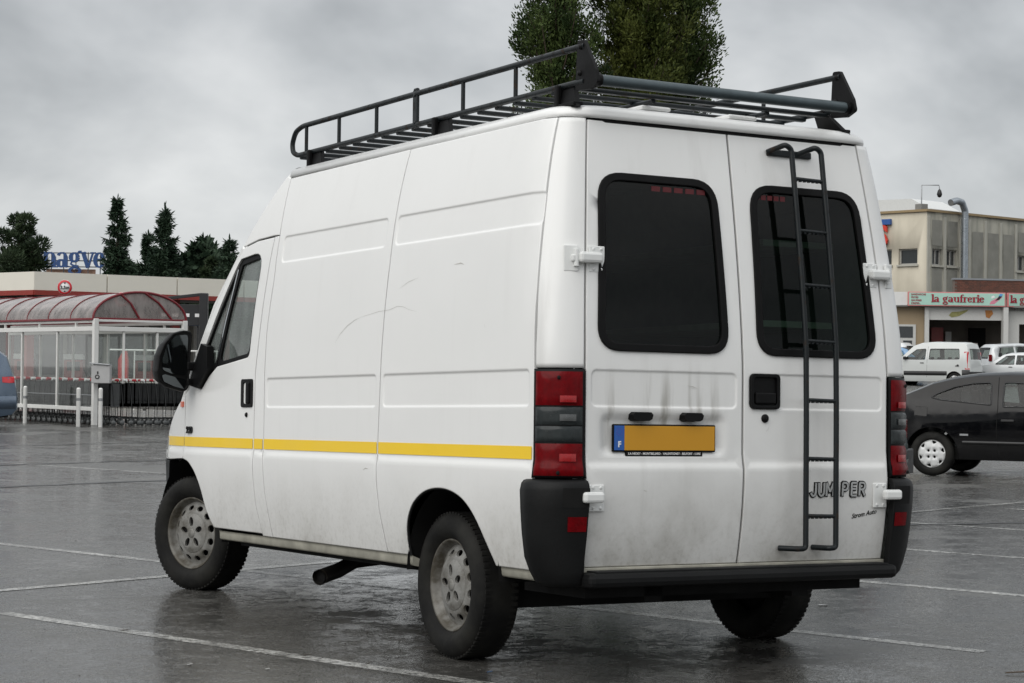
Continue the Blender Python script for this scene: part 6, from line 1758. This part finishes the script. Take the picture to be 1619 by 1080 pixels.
# loose grit, leaves and scraps on the asphalt
r_ = random.Random(31); m = MB()
for k in range(1300):
    d = 5.5 + 16 * r_.random() ** 1.6; a = r_.uniform(-.27, .27) * d; p = vw(a, d)
    q = r_.uniform(.0012, .0042) * (2.2 if r_.random() < .04 else 1); sc_ = (q * r_.uniform(.7, 1.5), q * r_.uniform(.7, 1.5), q * r_.uniform(.3, .5)); rz = Matrix.Rotation(r_.uniform(0, pi), 3, 'Z')
    vs_ = [p + rz @ Vector((x * sc_[0], y * sc_[1], z * sc_[2] + sc_[2] * .2)) for x, y, z in ((1, 0, 0), (0, 1, 0), (-1, 0, 0), (0, -1, 0), (0, 0, 1), (0, 0, -1))]
    m.add(vs_, [(0, 1, 4), (1, 2, 4), (2, 3, 4), (3, 0, 4), (1, 0, 5), (2, 1, 5), (3, 2, 5), (0, 3, 5)], False)
o = m.build('grit', plain('grit', (.05, .047, .042), .8, var=.7, scale=3)); o['kind'] = 'stuff'; o['label'] = 'loose dark grit scattered over the wet asphalt'; o['category'] = 'grit'
def scrap(name, label, cat, x, y, pts, col, h=.004):
    m = MB(); m.prism(pts, lambda u, v: (u, v, h + .003 * sin(u * 90)), lambda u, v: (u, v, h - .002 + .003 * sin(u * 90))); o = m.build(name, plain('scrap_' + name + str(len(MATS)), col, .6, var=.2)); o.location = (x, y, .004); o.scale = (.6, .6, .6); return tag(o, label, cat)
scrap('paper_scrap', 'small white paper scrap lying right of the rear wheel', 'litter', 2.02, 1.93, [(-.06, -.02), (.02, -.03), (.06, .0), (.05, .03), (-.04, .025)], (.5, .5, .49))
scrap('dead_leaf', 'dark curled leaf on the asphalt left of the front wheel', 'leaf', -1.90, 2.55, [(-.05, 0), (-.02, -.018), (.03, -.015), (.055, 0), (.03, .014), (-.02, .016)], (.03, .022, .015))
scrap('dead_leaf', 'flat dark leaf beside the nearest bay line', 'leaf', -1.47, 1.35, [(-.05, 0), (-.01, -.02), (.04, -.012), (.06, .004), (.02, .02), (-.03, .014)], (.025, .02, .014))
scrap('paper_scrap', 'pale crumb of paper near the bottom left of the car park', 'litter', -2.05, 1.30, [(-.02, -.012), (.02, -.014), (.024, .01), (-.016, .014)], (.32, .32, .31))
scrap('paper_scrap', 'tiny pale paper bit close to the bottom edge', 'litter', -1.80, 1.02, [(-.016, -.01), (.016, -.012), (.018, .01), (-.014, .012)], (.32, .32, .31))
scrap('paint_spot', 'small blue paint fleck in front of the rear wheel', 'litter', -.97, .52, [(-.022, -.006), (.02, -.008), (.024, .006), (-.018, .008)], (.02, .09, .22))
m = MB(); m.tube([(0, 0, .004), (.10, -.05, .010), (.24, -.06, .006), (.34, -.05, .005)], [.003, .004, .003, .002], 6); o = m.build('twig', BARK); o.location = (1.06, -.52, .003); tag(o, 'thin dark twig on the asphalt at the lower right', 'twig')
